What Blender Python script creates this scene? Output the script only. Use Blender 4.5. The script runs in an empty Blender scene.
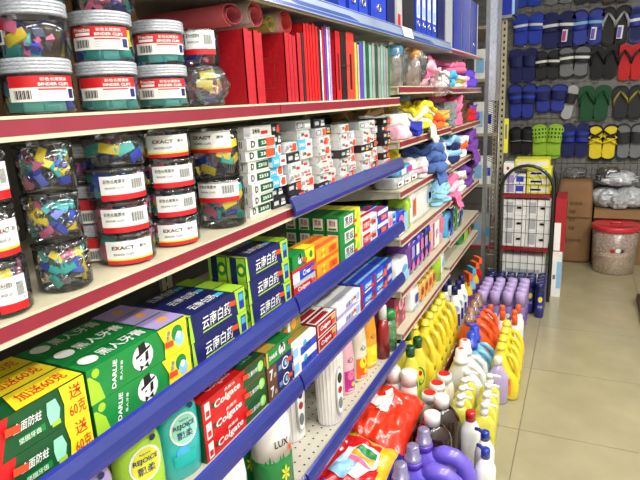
import bpy, math, random
from mathutils import Vector, Matrix, Euler, noise
random.seed(7)
PI = math.pi
scn = bpy.context.scene
COL = scn.collection

# ------------------------------------------------------------------ camera
def build_camera():
    f = 544.0
    Y = Vector((585-320, 240-88, -f)).normalized()            # aisle direction seen by the camera
    Z = -Vector((431-320, 240-2380, -f)).normalized()
    Z = (Z - Y*Z.dot(Y)).normalized()
    X = Y.cross(Z)
    cam = bpy.data.cameras.new('camera'); o = bpy.data.objects.new('camera', cam); COL.objects.link(o)
    cam.sensor_fit = 'HORIZONTAL'; cam.sensor_width = 36; cam.lens = f/640*36
    cam.clip_start = 0.02; cam.clip_end = 60
    rot = Matrix((X, Y, Z))                                   # rows: world axes in camera space
    o.matrix_world = Matrix.Translation((0, 0, 1.45)) @ rot.to_4x4()
    scn.camera = o
build_camera()

# ------------------------------------------------------------------ world, exposure
w = bpy.data.worlds.new('world'); scn.world = w; w.use_nodes = True
w.node_tree.nodes['Background'].inputs[0].default_value = (0.9, 0.95, 1, 1)
w.node_tree.nodes['Background'].inputs[1].default_value = 0.25
scn.view_settings.view_transform = 'Standard'; scn.view_settings.look = 'None'
scn.view_settings.gamma = 1; scn.view_settings.use_curve_mapping = False
scn.view_settings.exposure = -0.08
scn.cycles.transparent_max_bounces = 32
scn.cycles.max_bounces = 8

# unseen lamps over the aisle, stronger right row added for frontal light; fixtures below
LAMPS = [(0.30, -0.45), (0.30, 1.15), (0.30, 2.75), (1.15, -0.35), (1.15, 1.25), (1.15, 2.85)]
LAMP_W = 22
FILL_W = 40
for (lx, ly) in LAMPS:
    l = bpy.data.lights.new('lamp_light', 'AREA'); l.shape = 'RECTANGLE'; l.size = 0.16; l.size_y = 1.2
    l.energy = LAMP_W if lx < .5 else FILL_W; l.color = (1.0, 0.975, 0.93)
    o = bpy.data.objects.new('lamp_light', l); COL.objects.link(o); o.location = (lx, ly, 2.66)

# ------------------------------------------------------------------ materials
MATS = {}
def lin(c):
    c = c/255.0
    return c/12.92 if c <= 0.04045 else ((c+0.055)/1.055)**2.4
def M(name, rgb=None, rough=0.45, metal=0.0, coat=0.0, var=0.06, scale=30.0, bump=0.0, emit=0.0):
    if name in MATS: return MATS[name]
    m = bpy.data.materials.new(name); m.use_nodes = True
    nt = m.node_tree; b = nt.nodes['Principled BSDF']
    c = tuple(lin(v) for v in rgb)
    tc = nt.nodes.new('ShaderNodeTexCoord'); nz = nt.nodes.new('ShaderNodeTexNoise')
    nz.inputs['Scale'].default_value = scale; nz.inputs['Detail'].default_value = 4
    nt.links.new(tc.outputs['Object'], nz.inputs['Vector'])
    rp = nt.nodes.new('ShaderNodeValToRGB')
    rp.color_ramp.elements[0].position = 0.3; rp.color_ramp.elements[1].position = 0.7
    rp.color_ramp.elements[0].color = tuple(v*(1-var) for v in c)+(1,)
    rp.color_ramp.elements[1].color = tuple(min(1, v*(1+var)) for v in c)+(1,)
    nt.links.new(nz.outputs['Fac'], rp.inputs['Fac']); nt.links.new(rp.outputs['Color'], b.inputs['Base Color'])
    b.inputs['Roughness'].default_value = rough; b.inputs['Metallic'].default_value = metal
    b.inputs['Coat Weight'].default_value = coat; b.inputs['Coat Roughness'].default_value = 0.12
    if bump:
        bp = nt.nodes.new('ShaderNodeBump'); bp.inputs['Strength'].default_value = bump; bp.inputs['Distance'].default_value = 0.01
        nt.links.new(nz.outputs['Fac'], bp.inputs['Height']); nt.links.new(bp.outputs['Normal'], b.inputs['Normal'])
    if emit:
        b.inputs['Emission Color'].default_value = c+(1,); b.inputs['Emission Strength'].default_value = emit
    MATS[name] = m
    return m
def clear_mat(name, tint, base=0.06, rough=0.12, body=0.0, bodycol=(235, 235, 238)):
    """thin clear plastic: mostly see-through, glossy at grazing angles, a little milky"""
    if name in MATS: return MATS[name]
    m = bpy.data.materials.new(name); m.use_nodes = True; nt = m.node_tree
    for n in list(nt.nodes): nt.nodes.remove(n)
    out = nt.nodes.new('ShaderNodeOutputMaterial')
    tr = nt.nodes.new('ShaderNodeBsdfTransparent'); tr.inputs[0].default_value = tuple(lin(v) for v in tint)+(1,)
    gl = nt.nodes.new('ShaderNodeBsdfGlossy'); gl.inputs['Roughness'].default_value = rough; gl.inputs[0].default_value = (.9, .9, .9, 1)
    df = nt.nodes.new('ShaderNodeBsdfDiffuse'); df.inputs[0].default_value = tuple(lin(v) for v in bodycol)+(1,)
    nz = nt.nodes.new('ShaderNodeTexNoise'); nz.inputs['Scale'].default_value = 25
    ma = nt.nodes.new('ShaderNodeMath'); ma.operation = 'MULTIPLY'; ma.inputs[1].default_value = 2*body
    nt.links.new(nz.outputs['Fac'], ma.inputs[0])
    m1 = nt.nodes.new('ShaderNodeMixShader'); nt.links.new(ma.outputs[0], m1.inputs[0])
    nt.links.new(tr.outputs[0], m1.inputs[1]); nt.links.new(df.outputs[0], m1.inputs[2])
    fr = nt.nodes.new('ShaderNodeFresnel'); fr.inputs['IOR'].default_value = 1.35
    ad = nt.nodes.new('ShaderNodeMath'); ad.operation = 'ADD'; ad.inputs[1].default_value = base; ad.use_clamp = True
    nt.links.new(fr.outputs[0], ad.inputs[0])
    m2 = nt.nodes.new('ShaderNodeMixShader'); nt.links.new(ad.outputs[0], m2.inputs[0])
    nt.links.new(m1.outputs[0], m2.inputs[1]); nt.links.new(gl.outputs[0], m2.inputs[2])
    nt.links.new(m2.outputs[0], out.inputs[0])
    MATS[name] = m
    return m
PAL = dict(denim=(70,100,160), sbox=(206,205,200), white=(236,236,232), cream=(222,216,196), paper=(228,226,220), black=(18,18,20), dark=(38,38,42), grey=(120,122,126), lgrey=(178,180,182),
    red=(200,22,28), dred=(140,20,30), crimson=(165,22,34), pink=(226,110,150), lpink=(240,180,196), magenta=(190,40,140), orange=(240,96,30), amber=(240,160,40),
    yellow=(238,214,40), lemon=(226,222,60), lime=(160,204,50), green=(20,130,60), dgreen=(14,78,42), mint=(150,214,190), teal=(40,176,170), cyan=(70,170,220),
    blue=(36,66,190), royal=(30,48,160), navy=(22,30,92), lblue=(140,190,226), purple=(96,62,190), lilac=(170,150,206), violet=(110,60,150), brown=(96,62,40), tan=(176,136,90), olive=(150,140,60), gold=(206,166,70), steel=(170,172,170), skin=(220,180,150))
def P(n): return M('paint_'+n, PAL[n], 0.38, coat=0.15)
def PL(n): return M('plastic_'+n, PAL[n], 0.28, coat=0.5, var=0.03)
def FB(n): return M('fabric_'+n, PAL[n], 0.9, var=0.18, scale=60, bump=0.35)
CHROME = M('chrome_wire', (200,200,205), 0.18, 1.0)
CLEAR = clear_mat('clear_plastic', (250,251,252), 0.02, 0.08, 0.015)
FILM = clear_mat('clear_film', (246,247,249), 0.05, 0.12, 0.06)
FROST = clear_mat('frosted_plastic', (238,242,248), 0.10, 0.25, 0.46, (232,238,250))
MILKY = clear_mat('milky_plastic', (232,226,215), 0.05, 0.3, 0.22, (225,215,200))

# ------------------------------------------------------------------ mesh builder
_gl = {}
def glyphs(s):
    if s in _gl: return _gl[s]
    c = bpy.data.curves.new('t', 'FONT'); c.body = s; c.resolution_u = 2; c.offset = 0.022 if s.isascii() else 0.006
    o = bpy.data.objects.new('t', c); me = bpy.data.meshes.new_from_object(o)
    v = [(p.co.x, p.co.y) for p in me.vertices]; fa = [tuple(p.vertices) for p in me.polygons]
    bpy.data.objects.remove(o); bpy.data.meshes.remove(me); bpy.data.curves.remove(c)
    x0 = min(p[0] for p in v); x1 = max(p[0] for p in v); y0 = min(p[1] for p in v); y1 = max(p[1] for p in v)
    v = [((p[0]-x0)/(x1-x0)-.5, (p[1]-y0)/(y1-y0)-.5) for p in v]
    _gl[s] = (v, fa, (x1-x0)/(y1-y0))
    return _gl[s]
def spow(c, e): return math.copysign(abs(c)**e, c)
class MB:
    def __init__(s): s.v = []; s.f = []; s.m = []; s.s = []; s.mats = []
    def mi(s, mat):
        if mat not in s.mats: s.mats.append(mat)
        return s.mats.index(mat)
    def add(s, vs, fs, mat, smooth=False):
        o = len(s.v); s.v += [tuple(v) for v in vs]; k = s.mi(mat)
        for f in fs: s.f.append(tuple(i+o for i in f)); s.m.append(k); s.s.append(smooth)
        return s
    def box(s, x0, x1, y0, y1, z0, z1, mat):
        v = [(x, y, z) for z in (z0, z1) for y in (y0, y1) for x in (x0, x1)]
        return s.add(v, [(0,2,3,1), (4,5,7,6), (0,1,5,4), (2,6,7,3), (0,4,6,2), (1,3,7,5)], mat)
    def loft(s, secs, mat, n=20, cap=True, smooth=True, wob=0.0, seed=0):
        """sections (z, rx, ry, cx, cy, p)"""
        vs = []; fs = []
        for k, q in enumerate(secs):
            z, rx, ry = q[:3]; cx = q[3] if len(q) > 3 else 0; cy = q[4] if len(q) > 4 else 0; p = q[5] if len(q) > 5 else 2
            for i in range(n):
                a = 2*PI*i/n; d = 1.0
                if wob: d += wob*noise.noise((math.cos(a)*2+seed*3.1, math.sin(a)*2, z*14+seed))
                vs.append((cx+rx*d*spow(math.cos(a), 2/p), cy+ry*d*spow(math.sin(a), 2/p), z))
        for k in range(len(secs)-1):
            for i in range(n):
                j = (i+1) % n
                fs.append((k*n+i, k*n+j, (k+1)*n+j, (k+1)*n+i))
        if cap: fs.append(tuple(range(n-1, -1, -1))); fs.append(tuple((len(secs)-1)*n+i for i in range(n)))
        return s.add(vs, fs, mat, smooth)
    def tube(s, pts, r, mat, n=6, closed=False, smooth=True):
        pts = [Vector(p) for p in pts]; N = len(pts); vs = []; fs = []; up = None
        rs = r if isinstance(r, (list, tuple)) else [r]*N
        for k in range(N):
            if closed: t = pts[(k+1) % N]-pts[k-1]
            else: t = pts[min(k+1, N-1)]-pts[max(k-1, 0)]
            t = t.normalized()
            if up is None: up = t.orthogonal().normalized()
            else: up = (up-t*up.dot(t)).normalized()
            b = t.cross(up)
            for i in range(n):
                a = 2*PI*i/n; vs.append(pts[k]+(up*math.cos(a)+b*math.sin(a))*rs[k])
        for k in range(N if closed else N-1):
            for i in range(n):
                j = (i+1) % n; q = (k+1) % N
                fs.append((k*n+i, k*n+j, q*n+j, q*n+i))
        if not closed: fs.append(tuple(range(n-1, -1, -1))); fs.append(tuple((N-1)*n+i for i in range(n)))
        return s.add(vs, fs, mat, smooth)
    def grid(s, fn, nu, nv, mat, smooth=True, matfn=None, close_u=False):
        o = len(s.v)
        for j in range(nv+1):
            for i in range(nu+1): s.v.append(tuple(fn(i/nu, j/nv)))
        for j in range(nv):
            for i in range(nu):
                a = o+j*(nu+1)+i; s.f.append((a, a+1, a+nu+2, a+nu+1))
                s.m.append(s.mi(matfn((i+.5)/nu, (j+.5)/nv) if matfn else mat)); s.s.append(smooth)
        return s
    def poly(s, pts, fn, mat):
        """flat print: outline (u, v) mapped through fn"""
        return s.add([fn(u, v) for u, v in pts], [tuple(range(len(pts)))], mat)
    def text(s, t, fn, uc, vc, h, wd, mat, rot=0.0, shear=0.0):
        v, fa, asp = glyphs(t)
        if not wd: wd = h*asp
        if not h: h = wd/asp
        c, sn = math.cos(rot), math.sin(rot); q = []
        for a, b in v:
            x = a*wd+b*h*shear; y = b*h
            q.append(fn(uc+x*c-y*sn, vc+x*sn+y*c))
        return s.add(q, fa, mat)
    def extrude(s, outline, y0, y1, mat, smooth=False):
        """outline in (x, z), extruded along y"""
        n = len(outline)
        vs = [(x, y0, z) for x, z in outline]+[(x, y1, z) for x, z in outline]
        fs = [tuple(range(n)), tuple(range(2*n-1, n-1, -1))]+[(i, i+n, (i+1) % n+n, (i+1) % n) for i in range(n)]
        return s.add(vs, fs, mat, smooth)
    def xf(s, mtx):
        s.v = [tuple(mtx @ Vector(p)) for p in s.v]; return s
    def mesh(s, name, fix=True):
        me = bpy.data.meshes.new(name); me.from_pydata(s.v, [], s.f)
        for m in s.mats: me.materials.append(m)
        me.polygons.foreach_set('material_index', s.m); me.polygons.foreach_set('use_smooth', s.s)
        me.update()
        return me
def link(name, me, parent=None, loc=(0,0,0), rot=(0,0,0)):
    o = bpy.data.objects.new(name, me); COL.objects.link(o)
    o.location = loc; o.rotation_euler = rot
    if parent: o.parent = parent
    return o
def tag(o, label, cat, group=None):
    o['label'] = label; o['category'] = cat
    if group: o['group'] = group
    return o
def empty(name, label, cat, loc=(0,0,0), rot=(0,0,0), group=None):
    return tag(link(name, None, None, loc, rot), label, cat, group)
def struct(name, mb, parent=None):
    o = link(name, mb.mesh(name), parent)
    if not parent: o['kind'] = 'structure'
    return o
# a design = (name, category, body mesh or None, [(part name, mesh, [(sub name, mesh)...])...])
def place(des, loc, label, group=None, rot=(0,0,0), skip=()):
    name, cat, body, parts = des
    o = tag(link(name, body, None, loc, rot), label, cat, group)
    for p in parts:
        if p[0] in skip: continue
        c = link(p[0], p[1], o)
        for q in (p[2] if len(p) > 2 else []): link(q[0], q[1], c)
    return o
NTH = ['first', 'second', 'third', 'fourth', 'fifth', 'sixth', 'seventh', 'eighth', 'ninth', 'tenth', 'eleventh', 'twelfth', 'thirteenth', 'fourteenth', 'fifteenth', 'sixteenth', 'seventeenth', 'eighteenth', 'nineteenth', 'twentieth']
def fF(x, y0=0, z0=0):  # face looking at the aisle (+X): u runs along +Y
    return lambda u, v: (x, y0+u, z0+v)
def fE(y, x0=0, z0=0):  # face looking back at the camera (-Y): u runs along +X
    return lambda u, v: (x0+u, y, z0+v)
def fT(z, x0=0, y0=0):  # top, read from the aisle
    return lambda u, v: (x0-v, y0+u, z)
def rect(mb, fn, u0, u1, v0, v1, mat): mb.poly([(u0,v0), (u1,v0), (u1,v1), (u0,v1)], fn, mat)
def disc(mb, fn, uc, vc, ru, rv, mat, n=14): mb.poly([(uc+ru*math.cos(2*PI*i/n), vc+rv*math.sin(2*PI*i/n)) for i in range(n)], fn, mat)

# ------------------------------------------------------------------ room shell
TILE = M('beige_floor_tile', (156,148,116), 0.22, coat=0.25, var=0.10, scale=5.0)
GROUT = M('tile_grout', (112,102,80), 0.8, var=0.2)
WALLP = M('wall_paint', (196,198,196), 0.85, var=0.05, scale=4)
CEIL = M('ceiling_paint', (225,225,222), 0.9, var=0.03, scale=3)
floor = struct('floor', MB().box(-1.05, 1.6, -1.3, 5.45, -0.03, -0.004, GROUT))
tile_me = MB().box(0.0015, 0.6025, 0.0015, 0.6025, -0.004, 0, TILE).mesh('tile')
for i in range(-2, 3):
    for j in range(-6, 6):
        x = -0.172+0.604*i; y = 2.272+0.604*j
        if x > 1.2: continue
        link('tile', tile_me, floor, (x, y, 0), (0, 0, 0))
struct('wall_left', MB().box(-1.09, -1.05, -1.3, 5.45, 0, 2.75, WALLP))
struct('wall_right', MB().box(1.6, 1.64, -1.3, 5.45, 0, 2.75, WALLP))
struct('wall_front', MB().box(-1.05, 1.6, -1.34, -1.3, 0, 2.75, WALLP))
struct('ceiling', MB().box(-1.09, 1.64, -1.34, 5.49, 2.75, 2.79, CEIL))
WT = M('pale_wall_tile', (122,120,116), 0.5, var=0.06, scale=8)
wb = struct('wall_back', MB().box(-1.05, 1.6, 5.41, 5.45, 0, 2.75, GROUT))
wt_me = MB().box(0.002, 0.298, 0, 0.012, 0.002, 0.198, WT).mesh('wall_tile')
for i in range(9):
    for j in range(14):
        if 0.2*j+0.2 <= 2.75 and -1.05+0.3*i+.3 <= 1.66: link('wall_tile', wt_me, wb, (-1.05+0.3*i, 5.398, 0.2*j))
# lamp fixtures
HOUS = M('lamp_housing', (230,230,228), 0.5); DIFF = M('lamp_diffuser', (255,250,240), 0.5, emit=3.0)
hm = MB().box(-.1, .1, -.63, .63, 0.03, 0.08, HOUS).mesh('housing')
tm = MB().tube([(0, -.6, 0.015), (0, .6, 0.015)], 0.013, DIFF, 10).mesh('tube')
for k, (lx, ly) in enumerate(LAMPS):
    e = empty('ceiling_lamp', 'white fluorescent batten lamp on the ceiling, %s of its row %s' % (NTH[k % 3], 'over the aisle' if k < 3 else 'added at right as fill'), 'lamp', (lx, ly, 2.669), (0,0,0), 'ceiling lamps')
    link('housing', hm, e); link('lamp_tube', tm, e)

# ------------------------------------------------------------------ shelving
CREAM = M('cream_enamel', (196,188,162), 0.45, coat=0.2, var=0.05, scale=12)
DECK = M('white_deck_enamel', (188,184,168), 0.5, var=0.05, scale=10)
REDT = M('red_trim_strip', (134,32,50), 0.35, coat=0.3, var=0.10, scale=14)
RAIL = M('blue_price_rail', (32,44,122), 0.24, coat=0.7, var=0.06, scale=8)
RAILE = M('blue_rail_edge', (28,38,140), 0.3, coat=0.3)
RAILC = M('rail_window_sheen', (70,78,130), 0.2, coat=0.8, var=0.10, scale=6)  # greyer blue: reflection in the rail's clear front, put into the colour
BACKP = M('shelf_back_panel', (84,80,74), 0.6, var=0.06, scale=6)
XB, XF = -1.0, -0.62
def deck(parent, y0, y1, z, xf=XF, trim=True, rail=None, top=None):
    mb = MB()
    mb.box(XB, xf, y0, y1, z-.006, z, DECK if rail else CREAM)
    mb.box(xf-.006, xf, y0, y1, z-.030, z-.006, CREAM)
    mb.box(xf, xf+.006, y0, y1, z-.030, z-.024, CREAM); mb.box(xf, xf+.004, y0, y1, z-.004, z, CREAM)
    for yy in (y0+.01, y1-.016):                             # side returns of the deck
        mb.add([(XB, yy, z-.006), (xf-.006, yy, z-.006), (xf-.006, yy, z-.03), (XB, yy, z-.06), (XB, yy+.006, z-.006), (xf-.006, yy+.006, z-.006), (xf-.006, yy+.006, z-.03), (XB, yy+.006, z-.06)], [(0,1,2,3), (7,6,5,4), (3,2,6,7), (0,3,7,4), (1,0,4,5)], CREAM)
    d = link('shelf_deck', mb.mesh('shelf_deck'), parent)
    if trim: link('edge_trim', MB().box(xf+.0005, xf+.003, y0+.002, y1-.002, z-.0235, z-.0045, REDT).mesh('edge_trim'), d)
    if rail:
        a, b = rail
        prof = [(xf+.004, z+.022), (xf+.010, z+.019), (xf+.017, z+.004), (xf+.020, z-.010), (xf+.018, z-.022), (xf+.013, z-.022), (xf+.013, z-.006), (xf+.006, z+.012), (xf+.002, z+.018)]
        mb = MB(); n = len(prof)
        vs = [(x, a, q) for x, q in prof]+[(x, b, q) for x, q in prof]
        for i in range(n): mb.add([vs[i], vs[i+n], vs[(i+1) % n+n], vs[(i+1) % n]], [(0,1,2,3)], RAILE if i in (0, 3) else (RAILC if top == 'window' and i in (1, 2) else RAIL), i in (1, 2))
        mb.add(vs[:n], [tuple(range(n))], RAILE); mb.add(vs[n:], [tuple(range(n-1, -1, -1))], RAILE)
        link('price_rail', mb.mesh('price_rail'), d)
    return d
def upright(parent, y):
    mb = MB().box(XB-.03, XB+.01, y-.02, y+.02, 0, 1.98, CREAM)
    for k in range(60): mb.box(XB+.0102, XB+.011, y-.006, y-.002, .1+.03*k, .118+.03*k, P('black'))
    link('upright', mb.mesh('upright'), parent)
ZS1, ZS2, ZS3, ZS4, ZS5, ZB = 1.452, 1.210, 0.968, 0.757, 0.462, 0.12
B1, B2, B3, B4, B5, B6 = 1.492, 1.292, 1.100, 0.908, 0.690, 0.505
YB = [0.20, 1.103, 2.005, 2.906, 3.81]
BLAB = ['shelving bay nearest the camera, holding binder clip jars and toothpaste', 'second shelving bay, holding staple boxes above toothpaste and body lotion', 'third shelving bay, holding folded towels above tissue packs', 'farthest shelving bay, holding towels above green and blue packs']
bays = []
for k in range(4):
    e = empty('shelving_bay', BLAB[k], 'shelf', (0,0,0), group='red-trimmed shelving bays'); bays.append(e)
    y0, y1 = YB[k], YB[k+1]-.001
    link('back_panel', MB().box(XB-.012, XB-.002, y0, y1, 0.02, 1.96, BACKP).mesh('back_panel'), e)
    if k == 0: upright(e, y0+.021)
    upright(e, y1-.021)
    # base with plinth
    mb = MB().box(XB, -.555, y0, y1, ZB-.02, ZB, CREAM).box(XB, -.575, y0, y1, 0, ZB-.02, M('plinth_paint', (60,40,40), .6))
    bd = link('base_deck', mb.mesh('base_deck'), e)
    link('edge_trim', MB().box(-.5545, -.551, y0+.002, y1-.002, ZB-.026, ZB-.002, REDT).mesh('edge_trim'), bd)
    if k < 2:
        deck(e, y0, y1, ZS1)
        deck(e, y0, y1, ZS2, rail=(y0+.012, y1-.004) if k == 1 else None, top='window')
        deck(e, y0, y1, ZS3, trim=False, rail=(y0+.002, y1-.006))
        deck(e, y0, y1, ZS4, trim=False, rail=(y0+.002, y1-.006))
        d5 = deck(e, y0, y1, ZS5, trim=False, rail=(y0+.002, y1-.006))
        mb = MB()
        for i in range(int((y1-y0)/.03)-1):
            for j in range(11):
                fn = fT(ZS5+.0006, -.65-.03*j, y0+.03+.03*i)
                disc(mb, fn, 0, 0, .0035, .0035, P('black'), 8)
        ho = link('perforation', mb.mesh('perforation'), d5); ho['kind'] = 'stuff'
    elif k == 2:
        for z in (B1, B2, B3, B4, B5, B6): deck(e, y0, y1, z)
    else:
        for z in (B1-.006, B2-.012, 1.085, .885, .665, .525): deck(e, y0, y1, z)
# top shelf with its plastic price strip, one deck over all bays
ts = []
STRIP = M('white_blue_strip', (150,164,190), 0.22, coat=0.6, var=0.16, scale=3)
STRIPB = M('blue_strip_band', (60,90,165), 0.22, coat=0.6, var=0.25, scale=4)
for k in range(4):
    y0, y1 = YB[k], YB[k+1]-.001
    d = link('top_deck', MB().box(XB, XF, y0, y1, 1.672, 1.680, DECK).box(XF-.006, XF, y0, y1, 1.656, 1.672, CREAM).mesh('top_deck'), bays[k])
    if k < 3:
        ye = y1 if k < 2 else 2.86
        mb = MB().add([(XF+.014, y0, 1.658), (XF+.014, ye, 1.658), (XF+.004, ye, 1.700), (XF+.004, y0, 1.700), (XF+.001, y0, 1.658), (XF+.001, ye, 1.658), (XF+.001, ye, 1.700), (XF+.001, y0, 1.700)], [(0,1,2,3), (7,6,5,4), (0,4,5,1), (3,2,6,7), (1,5,6,2), (0,3,7,4)], STRIP)
        fn = lambda u, v: (XF+.0146-.01*v/.042, y0+u, 1.658+v)
        rect(mb, fn, 0, ye-y0, .003, .010, STRIPB); rect(mb, fn, 0, ye-y0, .037, .040, STRIPB)
        mb.poly([(.1, .012), (.5, .012), (.42, .022), (.02, .022)], fn, STRIPB)  # slanted band: reflection on the plastic, painted in as colour
        link('plastic_strip', mb.mesh('plastic_strip'), d)
    else: link('edge_trim', MB().box(XF, XF+.003, y0, y1, 1.658, 1.672, REDT).mesh('edge_trim'), d)
mb = MB(); rect(mb, lambda u, v: (XF+.016-.008*v/.03, 2.03+u, 1.665+v), 0, .13, 0, .036, P('white'))
link('paper_sticker', mb.mesh('paper_sticker'), bays[2])

# ------------------------------------------------------------------ binder clips in clear jars
LET_W, LET_K, LET_R = P('white'), P('black'), P('red')
STK = M('orange_price_sticker', (240,70,32), 0.55)
def clip_design(col, wd, h, handles):
    mb = MB(); t = h*(.36 if wd > .025 else .55)
    prof = [(0, -h/2), (t*.5, -h/2+.001), (t*.12, h/2), (-t*.12, h/2), (-t*.5, -h/2+.001)]
    mb.extrude(prof, -wd/2, wd/2, PL(col))
    parts = []
    if handles:
        for s in (-1, 1):
            hb = MB().tube([(s*t*.2, -wd*.22, h*.45), (s*t*.9, -wd*.2, h*1.05), (s*t*1.2, -wd*.1, h*1.35), (s*t*1.2, wd*.1, h*1.35), (s*t*.9, wd*.2, h*1.05), (s*t*.2, wd*.22, h*.45)], .0011, CHROME, 5)
            parts.append(('wire_handle', hb.mesh('wire_handle')))
    return ('binder_clip', 'binder clip', mb.mesh('binder_clip'), parts)
CLIPC = ['yellow', 'pink', 'teal', 'blue']
CLIPS = {}
def clip(col, big):
    k = (col, big)
    if k not in CLIPS: CLIPS[k] = clip_design(col, .030 if big else .019, .0155 if big else .011, not big)
    return CLIPS[k]
rest = MB()
def jar_label_P(R, z0, z1, a0, a1, brand=True):
    """white paper label with red band, wrapped round the jar; returns (paper, lettering)"""
    cyl = lambda off: (lambda u, v: ((R+off)*math.cos(u), (R+off)*math.sin(u), v))
    mb = MB(); N = 16; hb = z0+(z1-z0)*.55
    f = cyl(.0006)
    mb.grid(lambda u, v: f(a0+(a1-a0)*u, z0+(hb-z0)*v), N, 1, P('paper'))
    mb.grid(lambda u, v: f(a0+(a1-a0)*u, hb+(z1-hb)*v), N, 1, P('red'))
    f2 = cyl(.0011); t = MB(); D = a1-a0; H = z1-z0
    t.text('彩色长尾票夹', f2, a0+D*.66, z1-H*.14, H*.14, D*.4, LET_W)
    t.text('BINDER CLIPS', f2, a0+D*.66, z1-H*.33, H*.12, D*.46, LET_W)
    if brand:
        t.text('Precise', f2, a0+D*.22, z1-H*.14, H*.16, D*.3, LET_W); 
        t.grid(lambda u, v: f2(a0+D*(.08+.28*u), z1-H*(.38-.12*v)), 4, 1, LET_W)
    for i in range(14):
        u = a0+D*(.08+.018*i); wd = D*(.004+.006*((i*7) % 3))
        t.grid(lambda p, q: f2(u+wd*p, z0+H*(.1+.34*q)), 1, 1, LET_K)
    t.grid(lambda p, q: f2(a0+D*(.42+.42*p), z0+H*(.44+.06*q)), 6, 1, LET_R)
    for r in range(3): t.grid(lambda p, q: f2(a0+D*(.42+.40*p), z0+H*(.12+.1*r+.02*q)), 6, 1, P('lgrey'))
    t.grid(lambda p, q: f2(a0+D*(.87+.1*p), z0+H*(.1+.38*q)), 3, 1, P('navy'))
    return mb, t
def jar_label_X(R, z0, z1, a0, a1, kind):
    cyl = lambda off: (lambda u, v: ((R+off)*math.cos(u), (R+off)*math.sin(u), v))
    f = cyl(.0006); f2 = cyl(.0011); mb = MB(); t = MB(); D = a1-a0; H = z1-z0; N = 12
    for (p, q, m) in ((0, .17, P('red')), (.17, .24, P('yellow') if kind != 'code' else P('red')), (.24, 1, P('white'))):
        mb.grid(lambda u, v: f(a0+D*u, z0+H*(p+(q-p)*v)), N, 1, m)
    if kind == 'exact':
        t.text('EXACT', f2, a0+D*.36, z0+H*.72, H*.16, D*.44, LET_K)
        t.text('X', f2, a0+D*.26, z0+H*.72, H*.16, D*.08, LET_R)
        t.text('BINDER CLIPS', f2, a0+D*.36, z0+H*.44, H*.10, D*.40, P('grey'))
        t.text('票夹', f2, a0+D*.76, z0+H*.72, H*.14, D*.16, LET_K)
    else:
        t.text('彩色长尾票夹' if kind == 'code' else '长尾夹', f2, a0+D*.28, z0+H*.78, H*.17, D*.42, LET_K)
        t.text('BINDER CLIPS', f2, a0+D*.28, z0+H*.52, H*.08, D*.36, P('grey'))
        for i in range(16):
            u = a0+D*(.60+.018*i); wd = D*(.004+.007*((i*5) % 3)/2)
            t.grid(lambda p, q: f2(u+wd*p, z0+H*(.42+.4*q)), 1, 1, LET_K)
    return mb, t
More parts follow.
